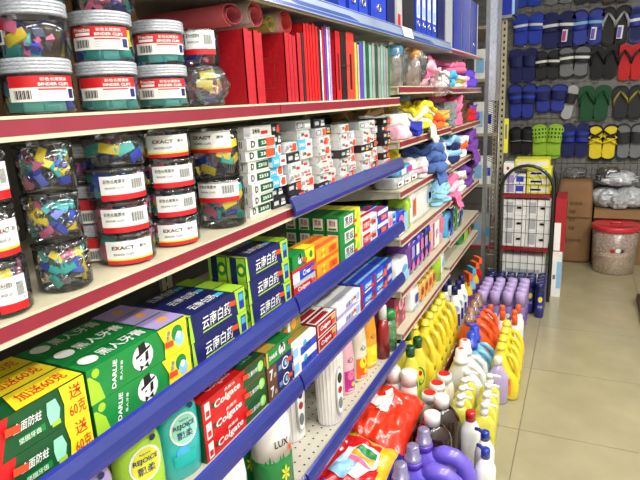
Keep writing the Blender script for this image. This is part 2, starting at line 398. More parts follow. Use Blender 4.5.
def jar(name, R, H, loc, rz, label, kind, clips_desc, ncl, big, lid=True, foot=False, la=(-1.1, 1.1), lz=(.12, .72), tint=None, cav=(-1.7, 1.7)):
    mb = MB()
    hl = H-.019 if lid else H
    mb.loft([(0.001, R*.93, R*.93), (.004, R, R), (hl*.55, R, R), (hl-.002, R*.985, R*.985)], CLEAR, 28)
    o = tag(link(name, mb.mesh('jar'), None, loc, (0, 0, rz)), label, 'jar', 'clear jars of binder clips')
    if lid:
        sec = []; r2 = R*1.03
        for i in range(4): sec += [(hl+.0045*i, r2, r2), (hl+.0045*i+.003, r2, r2), (hl+.0045*i+.0038, r2*.975, r2*.975)]
        sec += [(H-.001, r2*.97, r2*.97), (H, r2*.9, r2*.9)]
        link('lid', MB().loft(sec, FROST, 28).mesh('lid'), o)
    else:
        link('lid', MB().loft([(H-.006, R*1.02, R*1.02), (H-.001, R*1.02, R*1.02), (H, R*.95, R*.95)], CLEAR, 28).mesh('lid'), o)
    if kind:
        pm, tm = jar_label_P(R, hl*lz[0], hl*lz[1]+.006, *la, brand=(kind == 'brand')) if kind in ('red', 'brand') else jar_label_X(R, hl*lz[0], hl*lz[1], *la, kind)
        pl = link('paper_label', pm.mesh('paper_label'), o); link('lettering', tm.mesh('lettering'), pl)
    rg = random.Random(hash((round(loc[0]*1000), round(loc[1]*1000), round(loc[2]*1000))) & 0xffff)
    L = Vector(loc); rows = max(1, int(round((hl-.008)/(.017 if big else .014))))
    slots = []
    cols = 5 if big else 6
    for r in range(rows):
        for c in range(cols):
            a = cav[0]+(cav[1]-cav[0])*(c+.5+.35*(r % 2)-.17)/cols; z = .012+(hl-.022)*(r+.5)/rows
            if kind and la[0]+.12 < a < la[1]-.12 and hl*lz[0] < z < hl*lz[1]: continue
            slots.append((a, z))
    rg.shuffle(slots)
    if foot: slots = [(-1.0+.66*i+.05*(i % 2), .0105) for i in range(4)]+[q for q in slots if q[1] > .022]
    for i, (a, z) in enumerate(slots[:ncl]):
        col = CLIPC[rg.randrange(4)] if not tint else tint[rg.randrange(len(tint))]
        if foot and i < 4: col = 'teal' if rg.random() < .75 else 'blue'
        rr = R-(.0085 if big else .010)
        wa = a+rz+rg.uniform(-.1, .1)
        place(clip(col, big), L+Vector((rr*math.cos(wa), rr*math.sin(wa), z+rg.uniform(-.003, .003))), '%s binder clip in the %s' % (col, clips_desc), 'binder clips in the '+clips_desc, (rg.uniform(-.06, .06) if foot and i < 4 else (rg.uniform(-.4, .4) if big else rg.uniform(-1.3, 1.3)), rg.uniform(-.2, .2), wa))
    # clips deeper inside
    for i in range(26):
        a = rg.uniform(0, 2*PI); r = math.sqrt(rg.uniform(0, 1))*(R-.026); z = rg.uniform(.012, hl-.012); s = rg.uniform(.008, .014)
        m = Matrix.Translation(L+Vector((r*math.cos(a), r*math.sin(a), z))) @ Euler((rg.uniform(-2, 2), rg.uniform(-2, 2), a)).to_matrix().to_4x4()
        b = MB().extrude([(0, -s/2), (s*.35, -s/2), (s*.08, s/2), (-s*.08, s/2), (-s*.35, -s/2)], -s*.9, s*.9, PL(rg.choice(['navy', 'blue', 'teal', 'dark', 'grey', 'pink']))).xf(m)
        for k, fc in enumerate(b.f): rest.add([b.v[q] for q in fc], [tuple(range(len(fc)))], b.mats[0])
    return o
def face_cam(x, y): return math.atan2(-y, -x)
# upper shelf: three tiers of frosted-lid jars
XJ = -.685
cent = [.418, .543, .668, .797]
tiername = ['bottom', 'middle', 'top']
h1 = .0725
for c, y in enumerate(cent):
    for t in range(3 if c < 3 else 2):
        k = 'brand' if (t == 1 and c > 0) or (t == 0 and c == 3) else ('red' if not (t == 1 and c == 1 and False) else None)
        rz = face_cam(XJ, y)+random.uniform(-.12, .12)
        if t == 1 and c == 1: rz -= 1.75                     # label turned away: clips show
        if t == 0 and c == 1: rz += .25
        if t == 2: rz += 2.4
        jar('clip_jar', .0455, h1, (XJ+random.uniform(-.004, .004), y+t*.006, ZS1+.001+t*(h1+.0006)), rz, 'frosted-lid clip jar on the upper shelf, %s tier, %s column from the left edge' % (tiername[t], NTH[c]), k, '%s-tier jar, %s column on the upper shelf' % (tiername[t], NTH[c]), 8 if t < 2 else 4, True, la=(-1.0, 1.0), lz=(.30, .80), cav=(-1.5, 1.5), foot=True)
jar('clip_jar', .040, .072, (-.675, .903, ZS1+.001), face_cam(-.68, .9)+1.6, 'clear bag-wrapped clip jar beside the red certificate books, lower one', None, 'lower bag-wrapped jar', 6, True, lid=False, tint=['yellow', 'pink', 'teal'])
jar('clip_jar', .036, .066, (-.675, .905, ZS1+.075), face_cam(-.68, .9), 'clear clip jar with white label stacked on the bag-wrapped jar', 'code', 'upper jar beside the certificate books', 3, True, lid=False, tint=['blue', 'teal'], lz=(.3, .95), la=(-.8, .9))
def crumple(R, H, seed, mat, amp=.25, n=44, m=24):
    mb = MB()
    def fn(u, v):
        a = 2*PI*u; ph = PI*(v-.5); d = 1+amp*noise.noise((math.cos(a)*2.2+seed, math.sin(a)*2.2, v*4+seed*2))+amp*1.3*(.22-abs(noise.noise((math.cos(a)*3.2+seed, math.sin(a)*3.2, v*6+seed))))+amp*.9*(.2-abs(noise.noise((math.cos(a)*7+seed, math.sin(a)*7, v*13))))
        return (R*math.cos(ph)**.6*d*math.cos(a), R*math.cos(ph)**.6*d*math.sin(a), H*(.5+.5*math.sin(ph))*(1+amp*.3*noise.noise((a, v*3, seed))))
    return mb.grid(fn, n, m, mat)
tag(link('plastic_bag', crumple(.047, .078, 3, FILM, .22).mesh('plastic_bag'), None, (-.675, .903, ZS1+.001)), 'crinkled clear bag round the lower jar beside the certificate books', 'bag')
# second shelf: six columns
def col_jars(cidx, x, y, R, H, n, kind, ncl, big, desc, turn=0, lid=False, la=(-.85, .85), lz=(.06, .80), tint=None):
    for t in range(n):
        kd = kind[t % len(kind)]
        td = {2: ['lower', 'upper'], 3: ['bottom', 'middle', 'top'], 4: ['bottom', 'second', 'third', 'top']}[n][t]
        jar('clip_jar', R, H-.001, (x+random.uniform(-.003, .003), y+random.uniform(-.003, .003), ZS2+.001+t*H), face_cam(x, y)+turn+random.uniform(-.2, .2), '%s clip jar of the %s on the second shelf' % (td, desc), kd, '%s jar of the %s' % (td, desc), ncl, big, lid=lid, la=la, lz=lz, tint=tint)
col_jars(0, -.658, .415, .036, .069, 3, ['code', 'exact', 'code'], 8, False, 'leftmost column, cut by the frame', .55, la=(-.5, .5), lz=(.1, .75))
col_jars(1, -.660, .515, .037, .069, 3, [None, None, None], 17, False, 'loose small clip column, second from left')
col_jars(2, -.735, .650, .037, .064, 3, ['red', 'red', None], 5, True, 'recessed red-label column', .2, lid=True, la=(-.9, .9))
col_jars(3, -.674, .650, .046, .052, 4, ['exact', 'code', 'code', None], 5, True, 'third front column with white labels', .25)
col_jars(4, -.674, .772, .046, .052, 4, ['exact', 'code', 'code', 'exact'], 5, True, 'fourth front column with white labels', .15)
col_jars(5, -.674, .920, .049, .099, 2, ['code', 'exact'], 9, True, 'wide column beside the staple boxes', -.05, la=(-.95, .95), lz=(.55, .97), tint=['teal', 'pink', 'blue', 'yellow'])
ro = link('binder_clip_pile', rest.mesh('binder_clip_pile')); ro['kind'] = 'stuff'; tag(ro, 'dark binder clips packed deep inside the clear jars', 'binder clips')

# ------------------------------------------------------------------ certificate books, files, rolls on the upper shelf
def slab(name, cat, label, y, th, h, d, mat, xf=-.640, z=ZS1, lean=0.0, face=None, page=None, group=None, extra=None):
    """an upright book or file: two covers and a spine facing the aisle"""
    mb = MB()
    c = min(.003, th*.25)
    mb.box(-d, 0, 0, c, 0, h, mat); mb.box(-d, 0, th-c, th, 0, h, mat); mb.box(-.003, .0005, 0, th, 0, h, mat)
    o = tag(link(name, mb.mesh(name), None, (xf, y, z+.0005), (lean, 0, 0)), label, cat, group)
    if th > 3*c: link('pages', MB().box(-d+.004, -.0035, c+.0003, th-c-.0003, .004, h-.004, page or P('paper')).mesh('pages'), o)
    if face: face(o, mb)
    if extra: extra(o, th, h, d)
    return o
LEATH = M('red_leatherette', (176,20,34), 0.42, var=0.12, scale=90, bump=0.15)
REDB = M('bright_red_cover', (214,26,30), 0.35, coat=0.2, var=0.05)
BOARD = M('brown_cardboard', (130,96,64), 0.85, var=0.10, scale=10)
for i in range(4):
    slab('certificate_book', 'book', 'red leatherette certificate book in the left bundle, %s from the jars' % NTH[i], 1.012+.0195*i, .017, .152-.003*(i % 2), .22, LEATH, xf=-.642-.003*(i % 2), group='red certificate books')
def gold(o, th, h, d):
    mb = MB(); fn = fE(-.0006, -d, 0); g = M('gold_foil', (206,150,70), .3, .8); a, b, c, e, t = d*.66, d*.86, h*.22, h*.66, .0012
    for (p, q, r, s2) in ((a, b, c, c+t), (a, b, e-t, e), (a, a+t, c, e), (b-t, b, c, e)): rect(mb, fn, p, q, r, s2, g)
    link('gold_frame', mb.mesh('gold_frame'), o)
for i in range(3):
    slab('certificate_book', 'book', 'red leatherette certificate book in the right bundle, %s from the left' % NTH[i], 1.184+.0185*i, .0165, .158-.002*i, .22, LEATH, group='red certificate books', extra=gold if i == 0 else None)
y = 1.246
for i, (th, col, h, d2) in enumerate([(.022, LEATH, .163, 'thick dark red report cover'), (.010, P('dark'), .165, 'slim charcoal report cover'), (.015, REDB, .188, 'bright red report cover'), (.014, REDB, .190, 'bright red report cover'), (.013, REDB, .189, 'bright red report cover'), (.016, REDB, .192, 'bright red report cover'), (.015, P('red'), .188, 'bright red report cover'), (.008, P('dark'), .186, 'slim charcoal report cover'), (.008, P('white'), .180, 'white plastic report cover'), (.012, P('red'), .19, 'bright red report cover'), (.013, P('purple'), .196, 'violet plastic report cover'), (.009, P('white'), .192, 'white plastic report cover'), (.012, P('lilac'), .193, 'pale violet report cover')]):
    slab('report_cover', 'folder', '%s, %s from the certificate books on the upper shelf' % (d2, NTH[i]), y, th-.001, h, .2, col, lean=0 if i < 8 else -.0, group='report covers on the upper shelf')
    y += th+.0028
def slot(o, th, h, d):
    mb = MB(); fn = fF(.0012); rect(mb, fn, th*.38, th*.64, h*.15, h*.68, P('black')); link('finger_slot', mb.mesh('finger_slot'), o)
def tie(o, th, h, d):
    link('elastic_tie', MB().tube([(.002, 0, h*.5), (.012, th*.5, h*.51), (.004, th+.02, h*.53)], .0012, P('black'), 5).mesh('elastic_tie'), o)
BF = [('box_file', 'red box file with a black finger slot, left of the black one', .034, P('red'), .188, slot), ('box_file', 'narrow black box file between the two red slotted ones', .038, P('black'), .188, tie), ('box_file', 'orange-red box file with a black finger slot, right of the black one', .060, P('orange') if False else M('coral_red_cover', (226,62,48), .35, coat=.2), .192, slot)]
y = max(y, 1.475)+.004
for nm, lb, th, mt, h, ex in BF:
    slab(nm, 'box file', lb, y, th, h, .22, mt, extra=ex); y += th+.004
CL = [('lemon', 'pale green-yellow'), ('cream', 'cream'), ('purple', 'purple'), ('mint', 'mint'), ('dgreen', 'dark green'), ('mint', 'mint'), ('lgrey', 'grey'), ('dgreen', 'dark green'), ('steel', 'silver'), ('mint', 'mint'), ('lgrey', 'grey'), ('steel', 'silver'), ('green', 'green')]
SLV = {c: clear_mat('sleeve_'+c, tuple(int(v*.5+120) for v in PAL[c]), .06, .15, .3, tuple(int(v*.6+60) for v in PAL[c])) for c, _ in CL}
for i, (c, d2) in enumerate(CL):
    th = [.02, .014, .026, .02, .022, .024, .026, .022, .026, .024, .022, .02, .018][i]
    slab('plastic_folder', 'folder', '%s translucent folder, %s right of the slotted red file' % (d2, NTH[i]), y, th, .176-.004*(i % 3)-(.01 if i < 2 else 0), .22, PL(c) if c in ('purple',) else M('folder_'+c, tuple(int(v*.72+30) for v in PAL[c]), .25, coat=.5, var=.15), group='translucent folders', page=P('lgrey'))
    y += th+.005
# paper rolls lying across the certificate books, open ends to the aisle
def roll(label, y, z, r, turns, mat, inner, L=.22, xf=-.655, sq=.85):
    mb = MB(); n = int(turns*18)
    def sp(u): a = u*turns*2*PI+.6; q = r*(.5+.5*u); return q*math.cos(a), q*math.sin(a)*sq
    def fn(u, v): a, b = sp(u); return (-L*v, a, b)
    mb.grid(fn, n, 1, mat)
    def fn2(u, v): a, b = sp(u); k = .955; return (-L*v, a*k, b*k)
    mb.grid(fn2, n, 1, inner)
    def fn3(u, v): a, b = sp(u); k = 1-.045*v; return (0, a*k, b*k)
    mb.grid(fn3, n, 1, inner)
    tag(link('paper_roll', mb.mesh('paper_roll'), None, (xf, y, z+r*sq)), label, 'paper roll', 'rolls on the certificate books')
RC = M('roll_rose', (214,92,104), .8); RW = M('roll_offwhite', (214,200,190), .8)
roll('rose paper roll pressed flat, leftmost above the jars', 1.00, 1.605, .040, 1.6, RC, M('roll_dusky', (186,84,96), .8), sq=.62)
roll('off-white paper roll with rose lining, above the left certificate books', 1.088, 1.607, .036, 1.5, RW, RC, sq=.85)
roll('small olive-green paper roll between the pale ones', 1.152, 1.605, .024, 1.4, M('roll_olive', (150,140,62), .8), M('roll_olive2', (176,166,90), .8))
roll('pale paper roll with coral red lining, above the right certificate books', 1.222, 1.606, .037, 2.6, M('roll_pale', (216,186,176), .8), M('roll_coral', (222,74,78), .8), sq=.8)
cb = MB().box(-.17, 0, 0, .26, 0, .19, BOARD)
rect(cb, fF(.0006), .12, .135, 0, .19, M('carton_tape', (176,150,104), .4))
tag(link('storage_carton', cb.mesh('storage_carton'), None, (-.80, .62, ZS1+.001)), 'brown cardboard carton behind the frosted-lid jars', 'carton')

# ------------------------------------------------------------------ ring binders on the top shelf
def binder(y, th, h, col, label, hole=True, lab=None, edge=None, d=.26):
    mb = MB(); mt = M('binder_'+col, PAL[col], .35, coat=.3, var=.06)
    c = .004
    mb.box(-d, 0, 0, c, 0, h, mt); mb.box(-d, 0, th-c, th, 0, h, mt); mb.box(-.004, 0, c, th-c, 0, h, mt)
    o = tag(link('ring_binder', mb.mesh('ring_binder'), None, (-.642, y, 1.681)), label, 'binder', 'ring binders on the top shelf')
    link('pages', MB().box(-d+.02, -.02, c+.002, th-c-.002, .004, h-.01, P('paper')).mesh('pages'), o)
    if hole:
        m2 = MB().tube([(.0012, th/2+.013*math.cos(a), .062+.013*math.sin(a)) for a in [2*PI*k/16 for k in range(16)]], .0028, CHROME, 6, True)
        disc(m2, fF(.0008), th/2, .062, .011, .011, P('black'), 16)
        link('finger_ring', m2.mesh('finger_ring'), o)
    if lab:
        m2 = MB(); rect(m2, fF(.0008), th*.18, th*.82, lab[1], lab[2], P(lab[0])); rect(m2, fF(.0012), th*.3, th*.7, lab[1]+.01, lab[1]+.05, P(lab[3])); link('spine_label', m2.mesh('spine_label'), o)
    if edge:
        m2 = MB(); rect(m2, fF(.0008), th*.9, th, 0, h, CHROME if edge == 'steel' else P(edge)); link('edge_strip', m2.mesh('edge_strip'), o)
    return o
BD = [(1.52, .052, 'blue', 1, None, None, 'bright blue ring binder, leftmost on the top shelf'), (1.60, .070, 'blue', 1, None, None, 'bright blue ring binder, second from left on the top shelf'), (1.68, .076, 'blue', 1, None, None, 'bright blue ring binder, third from left on the top shelf'), (1.79, .15, 'blue', 1, None, None, 'widest bright blue ring binder, beside the black one'),
 (1.955, .085, 'navy', 0, None, None, 'dark navy binder left of the grey label binder'), (2.05, .085, 'steel', 0, ('lgrey', .02, .2, 'red'), None, 'grey binder with a red spine mark above the white sticker'), (2.15, .15, 'dark', 0, None, None, 'wide charcoal binder right of the grey label binder'),
 (2.325, .075, 'blue', 1, ('white', .085, .25, 'lblue'), None, 'blue binder with white spine label, first of four'), (2.412, .075, 'blue', 1, ('white', .085, .25, 'lblue'), None, 'blue binder with white spine label, second of four'), (2.50, .08, 'blue', 1, ('white', .085, .25, 'lblue'), None, 'blue binder with white spine label, third of four'), (2.592, .085, 'blue', 1, ('white', .085, .25, 'lblue'), None, 'blue binder with white spine label, fourth of four'),
 (2.70, .15, 'navy', 0, None, None, 'dark navy binder right of the four labelled blue ones'), (2.87, .17, 'lgrey', 0, None, 'steel', 'silver-grey plastic file between navy and blue binders'), (3.06, .22, 'royal', 0, None, 'steel', 'royal blue binder with silver edge right of the grey file'), (3.30, .22, 'royal', 0, None, 'steel', 'royal blue binder with silver edge, second from the aisle end'), (3.54, .24, 'royal', 1, None, 'white', 'royal blue binder with white edge at the far end of the top shelf')]
for (y, th, col, ho, lab, ed, lb) in BD: binder(y, th, .31, col, lb, ho, lab, ed)

# ------------------------------------------------------------------ staple boxes
def staple_design(kind, L, H, D):
    mb = MB(); body = {'white': 'sbox', 'grey': 'lgrey', 'dark': 'dark', 'black': 'black', 'green': 'sbox', 'blue': 'cyan', 'red': 'sbox', 'lime': 'sbox'}[kind]
    mb.box(-D, 0, 0, L, 0, H, P(body)); f = fF(.0005); e = fE(-.0005, -D); t = MB(); f2 = fF(.0009); e2 = fE(-.0009, -D)
    for i in range(7): rect(mb, f, L*(.04+.022*i), L*(.05+.022*i), H*.12, H*.42, P('grey')) if kind in ('white', 'red', 'lime') else None
    rect(mb, fT(H+.0004), L*.1, L*.7, D*.2, D*.7, P('grey' if kind != 'black' else 'dark')); rect(mb, fT(H+.0008), L*.2, L*.6, D*.35, D*.55, P('white'))
    if kind == 'white':
        rect(mb, f, .0, L*.22, 0, H, P('lgrey')); rect(mb, f, L*.6, L*.85, H*.2, H*.5, P('red')); t.text('24/6', f2, L*.42, H*.55, H*.4, L*.26, LET_K)
        rect(mb, e, D*.2, D*.5, H*.25, H*.75, P('dark'))
    if kind == 'red':
        rect(mb, f, L*.5, L*.92, H*.12, H*.3, P('red')); rect(mb, f, 0, L*.12, 0, H, P('lgrey')); t.text('No.10', f2, L*.62, H*.62, H*.36, L*.4, LET_R); t.text('10', f2, L*.26, H*.5, H*.5, L*.18, P('grey')); rect(mb, e, D*.2, D*.7, H*.3, H*.7, P('grey'))
    if kind == 'green':
        rect(mb, f, L*.38, L*.98, H*.15, H*.85, P('dgreen')); t.text('D', f2, L*.2, H*.5, H*.6, L*.14, LET_K); t.text('23/13', f2, L*.68, H*.5, H*.3, L*.4, LET_W); rect(mb, e, D*.05, D*.35, 0, H, P('dgreen'))
        for i in range(8): rect(mb, e2, D*(.5+.05*i), D*(.52+.05*i), H*.2, H*.8, P('dark'))
    if kind in ('dark', 'black'):
        rect(mb, f, L*.08, L*.42, H*.3, H*.7, P('lgrey')); rect(mb, f, L*.6, L*.92, H*.18, H*.46, P('amber' if kind == 'black' else 'white')); t.text('24/6', f2, L*.74, H*.68, H*.3, L*.26, LET_W)
        rect(mb, e, D*.15, D*.75, H*.3, H*.7, P('lgrey'))
    if kind == 'grey':
        rect(mb, f, L*.05, L*.5, H*.2, H*.8, P('grey')); rect(mb, f, L*.6, L*.95, H*.25, H*.6, P('white')); t.text('23/8', f2, L*.27, H*.5, H*.4, L*.3, LET_W); rect(mb, e, D*.1, D*.5, H*.2, H*.8, P('white'))
    if kind == 'blue':
        rect(mb, f, L*.55, L, 0, H, P('white')); t.text('24/6', f2, L*.28, H*.5, H*.4, L*.36, LET_W); rect(mb, f2, L*.62, L*.9, H*.3, H*.6, P('red')); rect(mb, e, 0, D, 0, H*.5, P('white'))
    if kind == 'lime':
        rect(mb, f, L*.6, L, 0, H, P('lime')); t.text('No.3', f2, L*.3, H*.5, H*.4, L*.4, LET_K)
    parts = [('lettering', t.mesh('lettering'))] if t.v else []
    s = MB(); rect(s, fF(.0014), L*.66, L*.93, H*.12, H*.88, STK); parts.append(('price_sticker', s.mesh('price_sticker')))
    return ('staple_box', 'box', mb.mesh('staple_box'), parts)
SB = {}
def sbox(kind, L, H, D):
    k = (kind, L, H, D)
    if k not in SB: SB[k] = staple_design(*k)
    return SB[k]
CN = dict(white='white', red='white and red', green='white and green', dark='charcoal', black='black', grey='grey', blue='blue and white', lime='white and lime green')
rs = random.Random(11)
y = 0.985; c = 0
pref = [['green']*5+['green', 'green', 'white'], ['dark', 'dark', 'blue', 'blue', 'blue', 'blue', 'dark', 'black'], ['dark', 'dark', 'red', 'white', 'dark', 'red', 'dark', 'black'], ['white', 'red', 'red', 'white', 'white', 'blue', 'white', 'grey'], ['dark', 'white', 'red', 'red', 'white', 'white', 'grey', 'dark'], ['white', 'white', 'red', 'white', 'grey', 'white', 'black', 'white'], ['red', 'white', 'white', 'dark', 'white', 'white', 'white', 'white']]
while y < 1.945:
    L = [.088, .062, .070, .078, .072, .078, .074][c] if c < 7 else rs.choice([.066, .074, .08])
    H = .0245; n = [8, 8, 6, 8, 8, 7, 7, 6, 7, 7, 6, 7, 7, 7][c]; xo = [0, .004, 0, .012, 0, .02, .004, .016, 0, .01, .022, .004, .012, 0][c]
    for t in range(n):
        kind = pref[c][t] if c < 7 else (rs.choice(['white', 'white', 'grey', 'red', 'grey', 'white', 'dark', 'lime' if c > 11 else 'black']))
        if c == 11 and t > 2: kind = 'black'
        LL = L; yy = y+rs.uniform(0, .003); D = .10
        if c == 0 and t >= 5: LL = .118; yy = y-.006; D = .09
        if c == 1 and t >= 5: yy = y+.032; LL = .034
        elif c == 2 and t >= 5 and False: pass
        nm = '%s staple box, %s column from the jars, %s from the bottom' % (CN[kind], NTH[c], NTH[t])
        sk = () if rs.random() < (.55 if kind != 'white' else .3) else ('price_sticker',)
        place(sbox(kind, LL, H-.0008, D), (-.634-rs.uniform(0, .012)-xo, yy, ZS2+.0008+t*H), nm, 'staple boxes on the second shelf', (0, 0, rs.uniform(-.05, .05)), sk)
    y += L+.009; c += 1

# ------------------------------------------------------------------ toothpaste and other boxed goods
def box_design(name, L, H, D, body, prints, sticker=None, cat='toothpaste box', top=None, end=None):
    """prints: (face, kind, ...) with fractions of the face; faces F (aisle), T (top), E (near end)"""
    mb = MB(); mb.box(-D, 0, 0, L, 0, H, P(body)); letters = []
    dims = {'F': (L, H), 'T': (L, D), 'E': (D, H)}
    fns = {'F': lambda o: fF(o), 'T': lambda o: fT(H+o), 'E': lambda o: fE(-o, -D)}
    for i, p in enumerate(prints):
        U, V = dims[p[0]]; off = .0004+.00012*i; fn = fns[p[0]](off)
        if p[1] == 'r': rect(mb, fn, p[2]*U, p[3]*U, p[4]*V, p[5]*V, P(p[6]))
        elif p[1] == 'p': mb.poly([(a*U, b*V) for a, b in p[2]], fn, P(p[3]))
        elif p[1] == 'd': disc(mb, fn, p[2]*U, p[3]*V, p[4]*V, p[5]*V, P(p[6]))
        elif p[1] == 't': letters.append(MB().text(p[2], fns[p[0]](off+.0006), p[3]*U, p[4]*V, p[5]*V, p[6]*U if p[6] else None, P(p[7]), p[8] if len(p) > 8 else 0, p[9] if len(p) > 9 else 0))
    parts = [('lettering', q.mesh('lettering')) for q in letters]
    if sticker:
        s = MB(); fn = fF(.0045); u, v = sticker
        s.poly([(u*L-.011, v*H-.004), (u*L+.010, v*H-.0065), (u*L+.011, v*H+.004), (u*L-.010, v*H+.0065)], fn, STK)
        parts.append(('price_sticker', s.mesh('price_sticker')))
    return (name, cat, mb.mesh(name), parts)
def emblem(cx, k):
    q = lambda pts: [(cx+(a-.5)*k, b) for a, b in pts]
    return [('F','p',q([(.36,.62),(.66,.70),(.62,.94),(.36,.88)]),'black'), ('F','p',q([(.24,.52),(.82,.68),(.80,.75),(.22,.60)]),'black'), ('F','p',q([(.56,.30),(.70,.36),(.72,.62),(.60,.60)]),'black'), ('F','p',q([(.36,.40),(.44,.42),(.44,.47),(.36,.45)]),'black'), ('F','p',q([(.34,.10),(.48,.20),(.34,.30)]),'black'), ('F','p',q([(.66,.12),(.48,.20),(.66,.30)]),'black')]
D_CG = box_design('toothpaste_box', .235, .057, .05, 'dgreen', [('F','p',[(0,0),(.42,0),(.50,1),(0,1)],'red'), ('F','t','Colgate',.16,.5,.42,.30,'white',0,.1), ('F','t','全面防蛀',.60,.62,.24,.18,'white',0,.25), ('F','r',.53,.70,.18,.36,'green'), ('F','t','坚固牙齿',.60,.27,.13,.14,'white'),
   ('F','p',[(.73,.2),(.79,.2),(.81,.5),(.79,.8),(.73,.8),(.72,.5)],'mint'), ('F','r',.74,.80,.12,.24,'lime'), ('F','p',[(.82,0),(1,0),(1,1),(.82,1),(.84,.5)],'yellow'), ('F','t','送',.925,.72,.38,.09,'red'), ('F','t','60克',.925,.26,.38,.12,'red'),
   ('T','p',[(.55,0),(1,0),(1,1),(.62,1)],'yellow'), ('T','t','加送60克',.79,.5,.5,.32,'red',0,.1), ('T','t','全面防蛀',.3,.5,.3,.2,'white'), ('E','r',0,1,0,1,'red')], (.50,.66))
D_DA = box_design('toothpaste_box', .226, .057, .05, 'green', [('F','p',[(.0,.0),(.12,0),(.09,.5),(.02,.8),(0,.8)],'lime'), ('F','d',.07,.82,.13,.13,'lime'), ('F','t','DARLIE',.22,.5,.15,.20,'white',1.35), ('F','t','黑人牙膏',.285,.5,.09,.14,'white',1.35), ('F','d',.50,.5,.42,.40,'white'), *emblem(.50,.26), ('F','p',[(.72,0),(1,0),(1,1),(.67,1),(.73,.5)],'yellow'), ('F','d',.88,.62,.26,.26,'green'), ('F','d',.90,.40,.22,.24,'lblue'), ('F','d',.895,.54,.10,.12,'white'), ('F','t','茶倍健',.77,.6,.13,.12,'blue',1.2),
   ('T','t','黑人牙膏',.42,.5,.55,.42,'white'), ('T','d',.12,.5,.32,.3,'white'), ('T','r',.68,1,0,1,'lilac'), ('T','d',.86,.5,.2,.2,'amber'), ('E','r',0,1,0,1,'dgreen')], (.77,.42))
D_YB = box_design('toothpaste_box', .188, .053, .048, 'navy', [('F','p',[(0,0),(.06,0),(.03,1),(0,1)],'lime'), ('F','t','云南白药',.45,.5,.50,.50,'white',0,.1), ('F','r',.2,.72,.14,.19,'lime'), ('F','p',[(.84,0),(1,0),(1,1),(.80,1)],'lime'), ('F','r',.87,.97,.15,.85,'royal'), ('F','r',.88,.96,.5,.78,'cyan'),
   ('T','r',0,.05,0,1,'lime'), ('T','t','云南白药',.40,.5,.5,.42,'white'), ('T','r',.76,1,0,1,'lime'), ('T','r',.6,.72,.3,.6,'cyan'), ('E','r',0,.16,0,1,'lime'), ('E','r',.52,.98,0,1,'lime'), ('E','d',.75,.5,.24,.30,'green'), ('E','d',.75,.5,.12,.14,'lemon')], (.72,.62))
D_SG = box_design('toothpaste_box', .125, .036, .036, 'green', [('F','p',[(.62,0),(1,0),(1,1),(.55,1)],'yellow'), ('F','d',.34,.5,.36,.34,'white'), *emblem(.34,.34), ('F','d',.83,.5,.26,.28,'green'), ('T','r',.58,1,0,1,'yellow'), ('E','r',0,1,0,1,'green')], (.5,.4))
D_BW = box_design('toothpaste_box', .125, .036, .036, 'white', [('F','r',.0,1,.75,1,'red'), ('F','r',.28,1,.0,.75,'blue'), ('F','t','Crest',.62,.42,.4,.4,'white',0,.15), ('T','r',0,1,0,.6,'blue'), ('E','r',0,1,0,1,'red')], (.85,.45))
D_RW = box_design('toothpaste_box', .125, .034, .036, 'lgrey', [('F','r',0,.8,.1,.7,'red'), ('F','t','Colgate',.42,.4,.42,.56,'white'), ('T','r',0,.7,0,1,'lgrey'), ('E','r',0,1,0,1,'crimson')], (.85,.5))
D_OR = box_design('toothpaste_box', .15, .045, .04, 'amber', [('F','r',0,1,.0,.22,'orange'), ('F','d',.3,.55,.3,.3,'yellow'), ('F','t','中华',.3,.55,.34,.2,'red'), ('F','r',.55,.92,.3,.75,'orange'), ('T','r',0,1,0,.5,'orange'), ('E','r',0,1,.3,.8,'orange')], (.75,.6))
D_HM = box_design('toothpaste_box', .172, .048, .044, 'green', [('F','r',.22,.64,.14,.86,'white'), ('F','t','黑妹',.43,.5,.62,.36,'black'), ('F','p',[(.68,0),(1,0),(1,1),(.74,1)],'lemon'), ('F','d',.86,.5,.24,.26,'lime'), ('T','r',.6,1,0,1,'lemon'), ('T','t','黑妹',.32,.5,.5,.3,'dgreen'), ('E','r',.12,.88,.12,.88,'white'), ('E','t','黑妹',.5,.6,.4,.5,'dred'), ('E','r',.2,.8,.16,.3,'green')], (.70,.30))
D_RS = box_design('toothpaste_box', .15, .048, .04, 'white', [('F','r',.06,.54,.12,.88,'red'), ('F','t','冷酸灵',.3,.5,.4,.4,'white'), ('F','r',.62,.95,.2,.8,'lgrey'), ('F','r',.66,.9,.3,.55,'crimson'), ('T','r',0,1,.4,.8,'red'), ('E','d',.5,.5,.34,.32,'red'), ('E','r',.3,.7,.44,.58,'white')], (.62,.6))
D_BP = box_design('soap_box', .098, .052, .05, 'cyan', [('F','r',0,.5,0,1,'lpink'), ('F','d',.3,.5,.32,.32,'pink'), ('F','r',.6,.92,.2,.8,'blue'), ('F','r',.62,.9,.4,.6,'white'), ('T','r',0,1,0,.5,'white'), ('E','r',0,1,0,.5,'blue')], None, 'box')
D_BR = box_design('toothpaste_box', .115, .046, .04, 'blue', [('F','r',0,1,.7,1,'white'), ('F','r',.3,.9,.15,.6,'red'), ('F','t','佳洁士',.55,.38,.3,.5,'white'), ('T','r',0,1,.3,.7,'red'), ('E','r',0,1,0,.5,'white')], (.3,.5))
